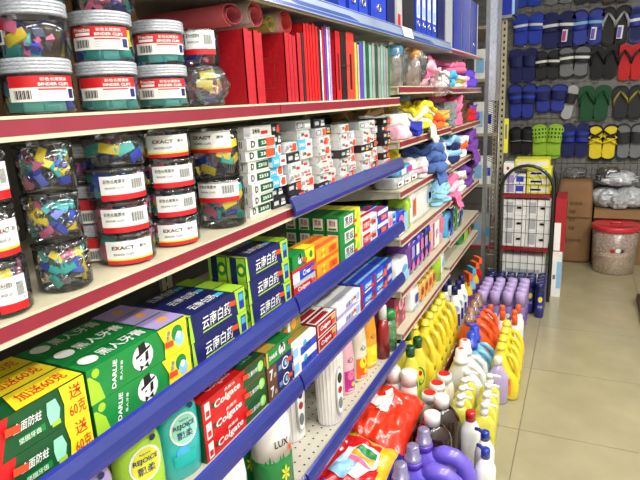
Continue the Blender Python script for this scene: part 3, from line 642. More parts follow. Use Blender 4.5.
# S4
D_CR = box_design('toothpaste_box', .235, .0435, .045, 'red', [('F','p',[(.60,0),(1,0),(1,1),(.66,1)],'dgreen'), ('F','t','Colgate',.36,.42,.46,.40,'white',0,.1), ('F','t','高露洁',.40,.82,.16,.16,'white'), ('F','r',.03,.10,.1,.9,'white'), ('F','r',.04,.09,.2,.5,'red'), ('F','r',.13,.17,.4,.65,'dgreen'), ('F','d',.92,.5,.3,.3,'lime'), ('F','d',.91,.52,.14,.2,'mint'), ('F','t','三重功效',.78,.5,.26,.16,'white'), ('T','t','Colgate',.35,.5,.5,.36,'lpink'), ('T','r',.62,1,0,1,'dgreen'), ('T','t','三重功效',.8,.5,.3,.2,'mint'), ('E','r',0,1,0,1,'dgreen'), ('E','r',0,.4,0,1,'crimson')], (.64,.62))
D_N7 = box_design('toothpaste_box', .122, .0435, .04, 'navy', [('F','r',0,.36,0,1,'brown'), ('F','t','7',.15,.5,.6,.13,'white'), ('F','t','日',.28,.35,.24,.07,'white'), ('F','d',.72,.5,.4,.38,'white'), ('F','d',.72,.5,.32,.3,'royal'), ('F','d',.74,.5,.16,.18,'mint'), ('F','t','清新',.48,.5,.34,.14,'lblue'), ('E','r',0,1,0,1,'brown')], (.84,.6))
D_G2 = box_design('toothpaste_box', .122, .040, .04, 'green', [('F','d',.62,.5,.4,.38,'white'), *emblem(.62,.34), ('F','t','DARLIE',.25,.5,.26,.3,'white'), ('F','r',.0,.06,0,1,'gold'), ('T','r',0,.4,0,1,'gold'), ('E','r',0,1,.2,.8,'gold')], (.92,.6))
D_BL = box_design('toothpaste_box', .135, .042, .04, 'white', [('F','r',.3,1,0,.55,'blue'), ('F','d',.5,.6,.26,.3,'cyan'), ('F','t','舒客',.6,.4,.36,.34,'navy'), ('F','r',.0,.2,.2,.8,'lblue'), ('T','r',0,1,.4,1,'olive'), ('E','r',0,1,0,.5,'blue')], None)
D_OG = box_design('toothpaste_box', .135, .042, .04, 'olive', [('F','d',.3,.5,.34,.36,'green'), ('F','d',.7,.5,.34,.36,'amber'), ('F','r',.45,.55,.2,.8,'white'), ('T','r',0,1,.2,.8,'dgreen')], (.3,.5))
D_DR = box_design('toothpaste_box', .132, .043, .04, 'dred', [('F','r',.04,.96,.06,.94,'white'), ('F','r',.06,.94,.12,.88,'crimson'), ('F','t','Colgate',.42,.5,.4,.52,'white',0,.1), ('F','r',.74,.92,.5,.84,'gold'), ('T','r',.02,.98,.1,.9,'white'), ('T','r',.06,.8,.25,.75,'crimson'), ('E','r',.08,.92,.1,.9,'white'), ('E','r',.2,.8,.2,.8,'crimson')], (.8,.35))
D_WL = box_design('toothpaste_box', .195, .043, .045, 'white', [('F','p',[(0,0),(1,0),(.6,.3),(0,.3)],'lilac'), ('F','t','高露洁',.5,.55,.4,.30,'royal',0,.15), ('F','r',.8,.95,.2,.8,'lblue'), ('T','r',0,1,.5,1,'lgrey'), ('T','t','光感白',.4,.5,.5,.3,'lilac'), ('E','r',0,1,0,.4,'lilac')], (.7,.7))
D_B1 = box_design('toothpaste_box', .118, .046, .042, 'blue', [('F','p',[(0,0),(.22,0),(.12,1),(0,1)],'crimson'), ('F','r',.3,.9,.35,.72,'cyan'), ('F','t','Crest',.6,.52,.34,.42,'white'), ('F','r',.3,.9,.08,.2,'white'), ('T','r',0,1,.3,.6,'lblue'), ('E','p',[(0,0),(1,0),(0,1)],'red')], (.86,.3))
D_B2 = box_design('toothpaste_box', .092, .046, .042, 'royal', [('F','r',0,.3,0,.6,'orange'), ('F','r',.35,.95,.3,.75,'lblue'), ('F','t','佳洁士',.66,.52,.3,.46,'white'), ('T','r',0,1,.3,.6,'cyan'), ('E','r',0,1,0,.5,'red')], (.3,.75))
LAYW = {1: ['only'], 2: ['lower', 'upper'], 3: ['bottom', 'middle', 'top']}
ROWW = ['front', 'second', 'third', 'fourth']
def stack(des, y, z, L, H, D, nl, rows, desc, group='boxed toothpaste on the shelves', xf=-.636, jit=.0015, nosk=()):
    for r in range(rows):
        n = nl[r] if isinstance(nl, (list, tuple)) else nl
        for t in range(n):
            q = LAYW[n][t]
            lab = desc+', '+(q+' layer' if n > 1 else 'single layer')+(', '+ROWW[r]+' row' if rows > 1 else '')
            place(des, (xf-r*(D+.0035)-random.uniform(0, jit), y+random.uniform(-jit, jit), z+.0006+t*(H+.0008)), lab, group, (0, 0, 0), () if (r == 0 and t not in nosk) else ('price_sticker',))
stack(D_CG, .262, ZS3, .235, .057, .05, 2, 3, 'dark green and red toothpaste box with yellow bonus corner')
stack(D_DA, .5035, ZS3, .226, .057, .05, 2, 3, 'green toothpaste box with top-hat logo and yellow end')
stack(D_YB, .738, ZS3, .188, .053, .048, 2, 3, 'navy toothpaste box with lime ends, nearer stack')
stack(D_YB, .946, ZS3, .188, .053, .048, 3, 2, 'navy toothpaste box with lime ends, taller stack', xf=-.640)
place(D_RW, (-.637, 1.147, ZS3+.0006), 'grey and red toothpaste box at the bottom beside the navy stack', 'boxed toothpaste on the shelves')
place(D_BW, (-.638, 1.147, ZS3+.0352), 'blue and white toothpaste box between a red and a green one', 'boxed toothpaste on the shelves')
place(D_SG, (-.637, 1.147, ZS3+.0718), 'small green and yellow toothpaste box on top beside the navy stack', 'boxed toothpaste on the shelves')
stack(D_OR, 1.283, ZS3, .15, .045, .04, [2, 2], 2, 'orange and yellow toothpaste box')
stack(D_HM, 1.447, ZS3, .172, .048, .044, 3, 4, 'green toothpaste box with white ends')
stack(D_RS, 1.630, ZS3, .15, .048, .04, 2, 2, 'white toothpaste box with a red square')
stack(D_BR, 1.786, ZS3, .115, .046, .04, 2, 2, 'blue, red and white toothpaste box near the far rail end')
stack(D_BP, 1.905, ZS3, .098, .052, .05, 1, 1, 'light blue and pink soap box at the rail end', 'boxed toothpaste on the shelves')
stack(D_CR, .748, ZS4, .235, .0435, .045, 3, 2, 'red toothpaste box with green end', xf=-.638)
stack(D_N7, .988, ZS4, .122, .0435, .04, 2, 2, 'navy and brown toothpaste box with a big 7')
stack(D_G2, .988, ZS4+.0892, .122, .040, .04, 1, 2, 'green and gold top-hat box on the navy and brown ones', nosk=())
stack(D_BL, 1.118, ZS4, .135, .042, .04, 2, 1, 'white and blue toothpaste box below the rail seam')
stack(D_OG, 1.118, ZS4, .135, .042, .04, 3, 1, 'olive, green and amber toothpaste box behind the blue ones', xf=-.682)
stack(D_DR, 1.262, ZS4, .132, .043, .04, 2, 2, 'dark red and white toothpaste box')
stack(D_WL, 1.402, ZS4, .195, .043, .045, 2, 3, 'white and lilac toothpaste box')
for i in range(2): stack(D_B1, 1.604+i*.121, ZS4, .118, .046, .042, 2, 3, 'blue toothpaste box with crimson corner, %s pile' % ('nearer' if i == 0 else 'farther'))
stack(D_B2, 1.848, ZS4, .092, .046, .042, 2, 3, 'royal blue toothpaste box with orange corner')

# ------------------------------------------------------------------ bottles
def lab_fn(rx, ry, p, off, zc=0):
    """front of a superellipse body: u along +Y, v up"""
    return lambda u, v: (rx*max(0, 1-min(.995, abs(u/ry))**p)**(1/p)+off, u, zc+v)
def bottle(name, cat, secs, mat, caps, labels=None, n=22, parts=()):
    """caps: [(part name, secs, mat)], labels: fn -> list of (name, MB)"""
    body = MB().loft(secs, mat, n).mesh(name); ps = []
    for c in caps: ps.append((c[0], MB().loft(c[1], c[2], 18).mesh(c[0])))
    for q in parts: ps.append((q[0], q[1].mesh(q[0])))
    if labels:
        lm, tm = labels
        ps.append(('printed_label', lm.mesh('printed_label'), [('lettering', q.mesh('lettering')) for q in (tm if isinstance(tm, list) else [tm]) if q and q.v]))
    return (name, cat, body, ps)
def rect_c(mb, fn, u0, u1, v0, v1, mat, n=8): mb.grid(lambda a, b: fn(u0+(u1-u0)*a, v0+(v1-v0)*b), n, 2, mat)
def disc_c(mb, fn, uc, vc, ru, rv, mat): disc(mb, fn, uc, vc, ru, rv, mat, 20)
def conditioner(col, capc):
    W, T = .046, .024
    secs = [(0, T*.9, W*.84, 0, 0, 2.4), (.004, T, W*.9, 0, 0, 2.4), (.07, T, W, 0, 0, 2.4), (.13, T, W*.96, 0, 0, 2.4), (.165, T*.95, W*.78, 0, 0, 2.3), (.178, T*.85, W*.6, 0, 0, 2.2)]
    cap = ('flip_cap', [(.1785, T*.86, W*.56, 0, 0, 2.2), (.196, T*.8, W*.5, 0, 0, 2.2), (.200, T*.6, W*.4, 0, 0, 2.2)], PL(capc))
    lm, tm = MB(), MB(); f = lab_fn(T, W*.98, 2.4, .0008); f2 = lab_fn(T, W*.98, 2.4, .0016)
    disc_c(lm, f, .004, .105, .030, .034, P('white')); disc_c(lm, f2, .004, .105, .026, .030, P('mint' if capc != 'lime' else 'lemon'))
    f3 = lab_fn(T, W*.98, 2.4, .0024)
    tm.text('REJOICE', f3, .004, .112, .012, .046, P('navy')); tm.text('飘柔', f3, .004, .094, .016, .034, P('navy')); tm.text('Rejoice', f3, .004, .125, .004, .02, P('navy'))
    disc_c(lm, f3, .022, .148, .006, .006, P('navy')); rect_c(lm, f2, -.024, .024, .03, .055, P(col)); disc_c(lm, f2, -.004, .06, .014, .012, P('cyan' if col == 'teal' else 'lime'))
    return bottle('shampoo_bottle', 'bottle', secs, PL(col), [cap], (lm, tm))
for (col, capc, x, y, lb) in [('teal', 'teal', -.672, .708, 'teal shampoo bottle in front beside the red toothpaste boxes'), ('teal', 'teal', -.735, .690, 'teal shampoo bottle in the shade behind the front teal one'), ('lime', 'lime', -.668, .600, 'lime green shampoo bottle in front below the blue rail'), ('lime', 'lime', -.730, .575, 'lime green shampoo bottle behind the front lime one'), ('lilac', 'violet', -.672, .490, 'lilac shampoo bottle at the lower left edge')]:
    place(conditioner(col, capc), (x, y, ZS4+.0005), lb, 'shampoo bottles on the lower shelf', (0, 0, -.35), )
# lower white deck: body wash, lotion and pump bottles
def lux(col, fl, tex):
    R = .053
    secs = [(0, R*.75, R*.9, 0, 0, 2.3), (.004, R*.8, R, 0, 0, 2.3), (.12, R*.8, R, 0, 0, 2.3), (.20, R*.79, R*.99, 0, 0, 2.3), (.236, R*.74, R*.93, 0, 0, 2.2), (.246, R*.6, R*.78, 0, 0, 2.1)]
    mb = MB(); mb.loft(secs[:3]+[(.135, R*.8, R, 0, 0, 2.3)], PL(col), 22, cap=True); mb.loft([(.135, R*.8, R, 0, 0, 2.3)]+secs[3:], PL('white'), 22)
    lm, tm = MB(), MB(); f = lab_fn(R*.8, R, 2.3, .001); f2 = lab_fn(R*.8, R, 2.3, .002)
    for i in range(9): lm.poly([(-.042+.0093*i, .128), (-.042+.0093*(i+1), .128), (-.042+.0093*(i+.5), .142+.012*math.sin(i*1.7))], f, P(col))
    tm.text(tex, f2, .006, .180, .020, .040, P('dark'))
    for k in range(6):
        a = k*PI/3+.4; lm.poly([(.012, .092), (.012+.009*math.cos(a-.35), .092+.016*math.sin(a-.35)), (.012+.015*math.cos(a), .092+.026*math.sin(a)), (.012+.009*math.cos(a+.35), .092+.016*math.sin(a+.35))], f2, P(fl))
    s = MB(); s.poly([(.026, .150), (.036, .150), (.036, .164), (.026, .164)], f2, STK)
    return ('body_wash_bottle', 'bottle', mb.mesh('body_wash_bottle'), [('cap', MB().loft([(.2465, R*.5, R*.6), (.256, R*.48, R*.56), (.258, R*.4, R*.48)], PL('white'), 18).mesh('cap')), ('printed_label', lm.mesh('printed_label'), [('lettering', tm.mesh('lettering'))]), ('price_sticker', s.mesh('price_sticker'))])
place(lux('green', 'lemon', 'LUX'), (-.662, 1.020, ZS5+.0008), 'green and white body wash bottle with a lily on the lowest shelf', 'body wash bottles', (0, 0, -.5))
place(lux('magenta', 'pink', 'LUX'), (-.668, .825, ZS5+.0008), 'magenta and white body wash bottle beside the green one', 'body wash bottles', (0, 0, -.5))
place(lux('green', 'lemon', 'LUX'), (-.765, 1.02, ZS5+.0008), 'green and white body wash bottle behind the front green one', 'body wash bottles', (0, 0, -.5))
# ribbed white lotion bottle
RW2 = M('ribbed_white_plastic', (226,220,218), .35, coat=.3, var=.03)
def ribbed(h=.235):
    mb = MB(); n = 72; vs = []; fs = []
    prof = [(0, .040), (.004, .043), (.10, .047), (.18, .050), (h-.01, .052), (h, .046)]
    for z, r in prof:
        for i in range(n):
            a = 2*PI*i/n; q = r*(1+.025*math.cos(i*PI/1.5) if True else 1)
            vs.append((q*math.cos(a)*.8, q*math.sin(a), z))
    for k in range(len(prof)-1):
        for i in range(n): fs.append((k*n+i, k*n+(i+1) % n, (k+1)*n+(i+1) % n, (k+1)*n+i))
    fs.append(tuple(range(n-1, -1, -1))); fs.append(tuple((len(prof)-1)*n+i for i in range(n)))
    mb.add(vs, fs, RW2, False)
    lm, tm = MB(), MB(); f = lab_fn(.040, .052, 2, .0015); f2 = lab_fn(.040, .052, 2, .0025)
    lm.poly([(.006+.017*math.cos(2*PI*i/20), .115+.085*spow(math.sin(2*PI*i/20), .6)) for i in range(20)], f, P('lgrey'))
    lm.poly([(.006+.013*math.cos(2*PI*i/20), .115+.076*spow(math.sin(2*PI*i/20), .6)) for i in range(20)], f2, P('white'))
    f3 = lab_fn(.040, .052, 2, .0035); disc_c(lm, f3, .006, .16, .010, .018, P('dark')); disc_c(lm, f3, .006, .12, .009, .012, P('crimson')); disc_c(lm, f3, .006, .075, .010, .02, P('grey'))
    pm = MB().loft([(h+.0005, .018, .018), (h+.012, .018, .018), (h+.014, .007, .007), (h+.03, .006, .006)], PL('white'), 16).tube([(0, 0, h+.030), (.018, 0, h+.034), (.034, 0, h+.028)], .007, PL('white'), 8)
    return ('lotion_bottle', 'bottle', mb.mesh('lotion_bottle'), [('pump', pm.mesh('pump')), ('printed_label', lm.mesh('printed_label'))])
RIB = ribbed()
place(RIB, (-.672, 1.395, ZS5+.0008), 'ribbed white pump bottle standing alone on the perforated shelf', 'ribbed lotion bottles', (0, 0, -.35))
place(RIB, (-.745, 1.27, ZS5+.0008), 'ribbed white pump bottle behind, left of the lone front one', 'ribbed lotion bottles', (0, 0, -.35))
def spray(col, col2, label_c, h=.235, R=.030, capc='white', name='shower_gel_bottle'):
    secs = [(0, R*.8, R*.95, 0, 0, 2.4), (.004, R*.85, R, 0, 0, 2.4), (h*.6, R*.85, R, 0, 0, 2.4), (h*.88, R*.7, R*.82, 0, 0, 2.2), (h, R*.35, R*.4)]
    lm, tm, tm2 = MB(), MB(), MB(); f = lab_fn(R*.85, R, 2.4, .001); f2 = lab_fn(R*.85, R, 2.4, .002)
    rect_c(lm, f, -R*.8, R*.8, h*.05, h*.38, P(col2)); disc_c(lm, f2, 0, h*.3, R*.5, R*.6, P(label_c)); tm.text('心', f2, 0, h*.55, .022, .026, P('dark')); disc_c(lm, f2, R*.3, h*.15, R*.3, R*.3, P('yellow'))
    tm2.text('Clear', f2, 0, h*.08, .008, .03, P('white'))
    return bottle(name, 'bottle', secs, PL(col), [('cap', [(h+.0005, R*.55, R*.55), (h+.014, R*.5, R*.5), (h+.017, R*.4, R*.4)], PL(capc))], (lm, [tm, tm2]))
for (x, y, c, c2, lc, cp, lb) in [(-.715, 1.52, 'white', 'green', 'orange', 'white', 'white, green and orange shower bottle behind the ribbed one'), (-.692, 1.575, 'lpink', 'magenta', 'pink', 'white', 'pink and magenta shower bottle right of the ribbed one'), (-.690, 1.68, 'cream', 'orange', 'yellow', 'white', 'cream and orange shower bottle with lemon print'), (-.690, 1.785, 'amber', 'yellow', 'lemon', 'white', 'amber shower bottle with yellow print')]:
    place(spray(c, c2, lc, capc=cp, R=.036 if 'amber' in c or 'cream' in c else .03), (x, y, ZS5+.0008), lb, 'shower bottles on the lowest shelf', (0, 0, -.4))
place(bottle('conditioner_bottle', 'bottle', [(0, .022, .027, 0, 0, 2.3), (.12, .022, .027, 0, 0, 2.3), (.16, .016, .018)], PL('dred'), [('cap', [(.1605, .016, .016), (.215, .016, .016), (.218, .012, .012)], PL('white'))]), (-.655, 1.868, ZS5+.0008), 'dark red bottle with tall white cap beside the amber bottle', None, (0, 0, -.4))
place(bottle('shower_gel_bottle', 'bottle', [(0, .024, .03, 0, 0, 2.3), (.10, .024, .032, 0, 0, 2.3), (.135, .02, .024)], clear_mat('green_gel', (170,225,180), .05, .15, .35, (120,200,140)), [('cap', [(.1355, .024, .028), (.165, .024, .028), (.172, .016, .018)], PL('green'))]), (-.652, 1.940, ZS5+.0008), 'pale green gel bottle with green cap at the shelf end', None, (0, 0, -.4))
PB = MB().box(-.13, 0, 0, .15, 0, .14, M('rose_gift_box', (150,58,84), .4, var=.1)); tt = MB()
for k in range(9): disc(PB, fF(.0006), .03+.045*(k % 3)+.01*(k//3 % 2), .02+.035*(k//3), .014, .012, P(['orange', 'brown', 'pink'][k % 3]))
disc(PB, fF(.001), .09, .095, .035, .03, P('lpink')); tt.text('香', fF(.0016), .09, .095, .035, .035, P('crimson'))
for k in range(4): disc(PB, fE(-.0006, -.13), .03+.03*k, .04+.02*(k % 2), .012, .012, P(['pink', 'violet'][k % 2]))
tag(link('gift_box', PB.mesh('gift_box'), None, (-.655, 2.02, B6+.0005)), 'rose printed box beside the green-capped gel bottle', 'box')
link('lettering', tt.mesh('lettering'), bpy.data.objects['gift_box'])

# ------------------------------------------------------------------ towels, clothes and packs in the far bays
def cloth(w, d, h, layers, mat, mat2=None, seed=0, wob=.10):
    mb = MB(); n = 48
    for k in range(layers):
        z0 = h*k/layers; z1 = h*(k+1)/layers; s = 1-.05*((k*7+seed) % 3); ox = .012*noise.noise((k*3.3, seed, 0)); oy = .02*noise.noise((k*2.1, seed, 5))
        secs = [(z0+(z1-z0)*t, d/2*s*q, w/2*s*q, -d/2+ox, oy, 3.2) for t, q in ((0, .88), (.12, .97), (.5, 1.0), (.88, .98), (1.0, .90), (1.02, .7), (1.03, .4), (1.03, .15))]
        mb.loft(secs, mat if (k % 2 == 0 or not mat2) else mat2, n, True, True, wob, seed+k)
    def bend(p):
        x, y, z = p; f = noise.noise((x*9+seed, y*9, 0))
        g = noise.noise((x*14, y*14+seed, z*9)); r = .25-abs(noise.noise((x*16+seed, y*16, z*16))); r2 = .25-abs(noise.noise((x*34, y*34+seed, z*30))); return (x+.030*g+.030*r, y+.026*noise.noise((x*13+4, y*13, z*11+seed))+.02*r2, min(h*1.12, max(0.0008, z*(1+.5*f+.30*noise.noise((x*25, y*25, seed))+.35*r))))
    mb.v = [bend(p) for p in mb.v]
    return mb
def put_cloth(lab, y0, y1, z, h, col, x=-.635, d=.24, layers=3, col2=None, name='towel', cat='towel', tilt=0, wob=.18, rz=0):
    sd = int(y0*1000) % 97+int(h*1000)
    me = cloth(y1-y0, d, h, layers, FB(col), FB(col2) if col2 else None, sd, wob).mesh(name)
    return tag(link(name, me, None, (x+.02, (y0+y1)/2, z+.001), (tilt, 0, rz)), lab, cat, 'towels and clothes in the far bays')
zb = B2; c = put_cloth
c('pink and white padded towel at the near end of the second towel shelf', 2.02, 2.22, zb, .085, 'lpink', layers=2, col2='white', d=.2)
c('small denim blue cloth under the pink padded towel, toward its right', 2.225, 2.33, zb, .05, 'royal', layers=2, d=.12)
c('brown folded cloth at the back behind the yellow towels', 2.03, 2.34, zb, .11, 'tan', x=-.79, d=.18, layers=4)
c('pale yellow folded towel stack in the middle of its shelf', 2.34, 2.60, zb, .125, 'cream', layers=6, col2='yellow', d=.24)
c('orange cloth bundle right of the pale yellow stack', 2.61, 2.77, zb, .07, 'orange', layers=2, d=.18, wob=.25)
c('teal printed bag bundle behind the orange cloth', 2.62, 2.86, zb, .15, 'teal', x=-.83, d=.13, layers=2, wob=.2, col2='lblue')
c('ochre folded cloth right of the orange bundle', 2.78, 2.90, zb, .075, 'gold', layers=4, d=.2)
zb = B2-.012
c('grey bundled cloth hanging from the hook post area', 2.925, 3.03, zb, .12, 'grey', layers=3, d=.2, wob=.2)
c('rose pink rolled cloth standing on the second towel shelf', 3.04, 3.26, zb, .15, 'pink', layers=2, d=.2, wob=.15)
c('dark brown knitted cloth at the far end of its shelf', 3.29, 3.52, zb, .12, 'brown', x=-.65, layers=3, d=.2)
c('red cloth bundle below the dark brown one', 3.53, 3.66, zb, .08, 'red', layers=2, d=.2, wob=.2)
c('violet cloth at the far end beside the red bundle', 3.67, 3.80, zb, .09, 'violet', layers=2, d=.2)
zb = B1
c('frilly pink fleece beside the orange-lidded bottle', 2.56, 2.74, zb, .125, 'lpink', x=-.66, layers=4, d=.2, wob=.2, col2='pink')
c('white fleece in front of the frilly pink one', 2.755, 2.885, zb, .075, 'white', layers=2, d=.16, wob=.2)
zb = B1-.006
c('cyan packed cloth on the top towel shelf', 2.915, 3.03, zb, .075, 'cyan', layers=2, d=.2)
c('cream patterned cloth with olive folds on the top towel shelf', 3.035, 3.26, zb, .060, 'cream', layers=3, d=.24, col2='olive')
c('big rose towel folded on top of the cream patterned cloth', 3.06, 3.40, zb+.080, .065, 'pink', x=-.65, layers=2, d=.22, wob=.2)
c('pale pink folded towel under the rose one', 3.265, 3.42, zb, .060, 'lpink', x=-.64, layers=3, d=.2)
c('purple cloth at the far end of the top towel shelf', 3.43, 3.72, zb, .095, 'purple', layers=2, d=.24, wob=.2)
zb = B3
c('amber cloth on the third towel shelf behind the silver packs', 2.10, 2.42, zb, .115, 'amber', x=-.73, layers=4, d=.2, col2='yellow', wob=.15)
c('denim blue cloth draped on the third towel shelf', 2.47, 2.72, zb, .12, 'denim', x=-.600, layers=3, d=.28, wob=.22, col2='denim')
c('white patterned shirt pile beside the light blue pack', 2.33, 2.465, zb, .075, 'white', layers=3, d=.12, col2='lpink')
c('cream shirt sleeve pile right of the denim', 2.73, 2.89, zb, .10, 'cream', layers=3, d=.22, wob=.2)
zb = 1.085
c('blue checked cloth under the dark brown knit', 2.92, 3.22, zb, .14, 'navy', layers=4, d=.24, col2='lblue')
c('white and orange printed cloth right of the checked one', 3.23, 3.42, zb, .11, 'white', layers=3, d=.22, col2='orange')
c('deep violet cloth at the end of the third towel shelf', 3.44, 3.76, zb, .13, 'violet', layers=2, d=.26, wob=.2)
zb = .885
c('rose towel on the fourth shelf of the farthest bay', 2.92, 3.14, zb, .125, 'pink', layers=3, d=.25, wob=.18, col2='lpink')
c('white lace-edged cloth right of the rose towel', 3.15, 3.35, zb, .12, 'white', layers=3, d=.24, wob=.18)
c('dark violet jacket on the fourth shelf end', 3.37, 3.72, zb, .13, 'violet', layers=3, d=.26, wob=.2)
zb = B4
c('light blue folded cloth pile at the far end of the tissue shelf', 2.66, 2.90, zb, .11, 'lblue', layers=5, d=.24, col2='mint')
# soft packs
def pack(name, cat, lab, y0, y1, z, h, d, col, prints, x=-.638, group='soft packs in the far bays', puff=.10):
    L = y1-y0; mb = MB(); m = M('film_'+col, PAL[col], .22, coat=.6, var=.08, scale=40, bump=.05)
    def fn(u, v): return (0, 0, 0)
    secs = []
    for k in range(7):
        t = k/6; q = 1-.10*abs(2*t-1)**3
        secs.append((h*t, d/2*q, L/2*q, -d/2, L/2, 5))
    mb.loft(secs, m, 28, True, True, .03, int(y0*100))
    tx = MB(); f = fF(.0022); f2 = fF(.003)
    for p in prints:
        if p[0] == 'r': rect(mb, f, p[1]*L, p[2]*L, p[3]*h, p[4]*h, P(p[5]))
        if p[0] == 'd': disc(mb, f, p[1]*L, p[2]*h, p[3]*L, p[4]*h, P(p[5]))
        if p[0] == 't': tx.text(p[1], f2, p[2]*L, p[3]*h, p[4]*h, p[5]*L, P(p[6]))
    o = tag(link(name, mb.mesh(name), None, (x, y0, z+.0008)), lab, cat, group)
    if tx.v: link('lettering', tx.mesh('lettering'), o)
    return o
for k in range(3): pack('tissue_pack', 'pack', 'silver-wrapped flat pack on the third towel shelf, %s of three' % NTH[k], 2.02+.10*k, 2.115+.10*k, B3, .042, .10, 'lgrey', [('r', .1, .9, .2, .7, 'white'), ('r', .2, .6, .3, .5, 'mint')])
pack('sock_pack', 'pack', 'light blue and magenta pack lying on the silver packs', 2.06, 2.27, B3+.045, .035, .13, 'cyan', [('r', .5, .8, .2, .9, 'magenta'), ('r', .1, .4, .2, .8, 'white')])
pack('tissue_pack', 'pack', 'dark green carton at the back of the tissue shelf', 2.02, 2.26, B4, .115, .14, 'green', [], x=-.76)
pack('soap_pack', 'pack', 'blue and pink printed pack at the near end of the tissue shelf', 2.015, 2.165, B4, .095, .09, 'blue', [('d', .35, .6, .25, .3, 'pink'), ('r', .6, .95, .1, .9, 'lblue'), ('r', .1, .6, .05, .25, 'white')])
pack('soap_pack', 'pack', 'lime green upright pack beside the white tissue pack', 2.175, 2.235, B4, .125, .10, 'lime', [('r', .2, .8, .2, .7, 'white')])
pack('tissue_pack', 'pack', 'large white tissue pack with orange marks on the tissue shelf', 2.245, 2.63, B4, .155, .12, 'white', [('r', .62, .85, .35, .75, 'lblue'), ('r', .68, .80, .45, .65, 'orange'), ('r', .05, .12, .25, .75, 'orange'), ('d', .75, .25, .05, .08, 'green')])
pack('tissue_pack', 'pack', 'small white and light blue tissue bag below the tissue shelf', 2.03, 2.19, B5, .105, .09, 'white', [('r', .1, .9, .1, .45, 'lblue'), ('d', .5, .65, .2, .15, 'cyan')])
for k in range(5): pack('pad_pack', 'pack', 'violet-blue upright pack, %s from the light blue tissue bag' % NTH[k], 2.205+.075*k, 2.274+.075*k, B5, .15-.006*(k % 2), .12, ['violet', 'royal', 'purple', 'navy', 'royal'][k], [('r', .15, .8, .5, .85, ['lilac', 'white', 'pink', 'lilac', 'amber'][k]), ('d', .5, .25, .3, .14, 'pink')])
pack('pad_pack', 'pack', 'white and pink pad pack at the far end of its shelf', 2.60, 2.87, B5, .165, .12, 'lpink', [('r', .08, .45, .1, .9, 'white'), ('d', .72, .6, .2, .25, 'pink'), ('t', '护', .27, .5, .3, .2, 'magenta')])
for k, (col, p1, p2) in enumerate([('cyan', 'navy', 'white'), ('blue', 'lime', 'white'), ('green', 'white', 'lime'), ('navy', 'cyan', 'white')]): pack('cleaning_pack', 'pack', '%s upright cleaning pack in the farthest bay, %s from the left' % (['cyan', 'blue', 'green', 'navy'][k], NTH[k]), 2.925+.115*k, 3.03+.115*k, .665, .155-.01*(k == 3), .11, col, [('d', .5, .55, .32, .25, p1), ('d', .5, .55, .2, .15, p2)])
pack('sponge_pack', 'pack', 'long green printed pack on the lowest shelf of the farthest bay', 3.36, 3.76, .525, .095, .12, 'green', [('r', .1, .4, .2, .8, 'lime'), ('d', .6, .5, .08, .25, 'orange'), ('r', .7, .95, .3, .7, 'dgreen')])
pack('wash_pack', 'box', 'white box with blue mark on the lowest shelf of the third bay', 2.235, 2.355, B6, .10, .09, 'white', [('r', .3, .7, .35, .75, 'royal'), ('r', .1, .9, .08, .2, 'lblue')])
for k in range(4): pack('foil_pack', 'pack', 'gold and red foil pack, %s from the white box' % NTH[k], 2.365+.075*k, 2.434+.075*k, B6, .085, .11, 'gold', [('d', .5, .6, .3, .25, 'red'), ('r', .1, .9, .1, .3, 'amber')])
pack('powder_pack', 'pack', 'tall white pack at the end of the gold foil packs', 2.79, 2.87, B6, .15, .1, 'white', [('r', .2, .8, .3, .6, 'lblue')])
# clear drinking bottles wrapped in bags on the top towel shelf
def wrapped(capc, y, lab, h=.125):
    mb = MB().loft([(0, .034, .034), (.004, .038, .038), (h*.8, .036, .036), (h, .03, .03)], MILKY, 20)
    o = tag(link('drink_bottle', mb.mesh('drink_bottle'), None, (-.672, y, B1+.001)), lab, 'bottle', 'bag-wrapped drink bottles')
    link('lid', MB().loft([(h-.012, .039, .039), (h+.018, .039, .039), (h+.026, .026, .026), (h+.028, .012, .012)], PL(capc), 20).mesh('lid'), o)
    link('handle_loop', MB().tube([(0, .036, h*.75), (0, .06, h*.65), (0, .06, h*.3), (0, .036, h*.2)], .005, MILKY, 8).mesh('handle_loop'), o)
wrapped('cyan', 2.10, 'clear drink bottle with sky blue lid wrapped in film'); wrapped('amber', 2.36, 'clear drink bottle with orange lid wrapped in film')
for y, lab in ((2.10, 'clear film bag over the sky blue-lidded bottle'), (2.38, 'clear film bag over the orange-lidded bottle')):
    tag(link('plastic_bag', crumple(.085, .165, int(y*10), FILM, .22).mesh('plastic_bag'), None, (-.70, y, B1+.001)), lab, 'bag')
tag(link('plastic_bag', crumple(.05, .10, 44, FILM, .3).mesh('plastic_bag'), None, (-.605, 2.58, B1-.045)), 'empty film bag hanging over the shelf edge by the pink fleece', 'bag')

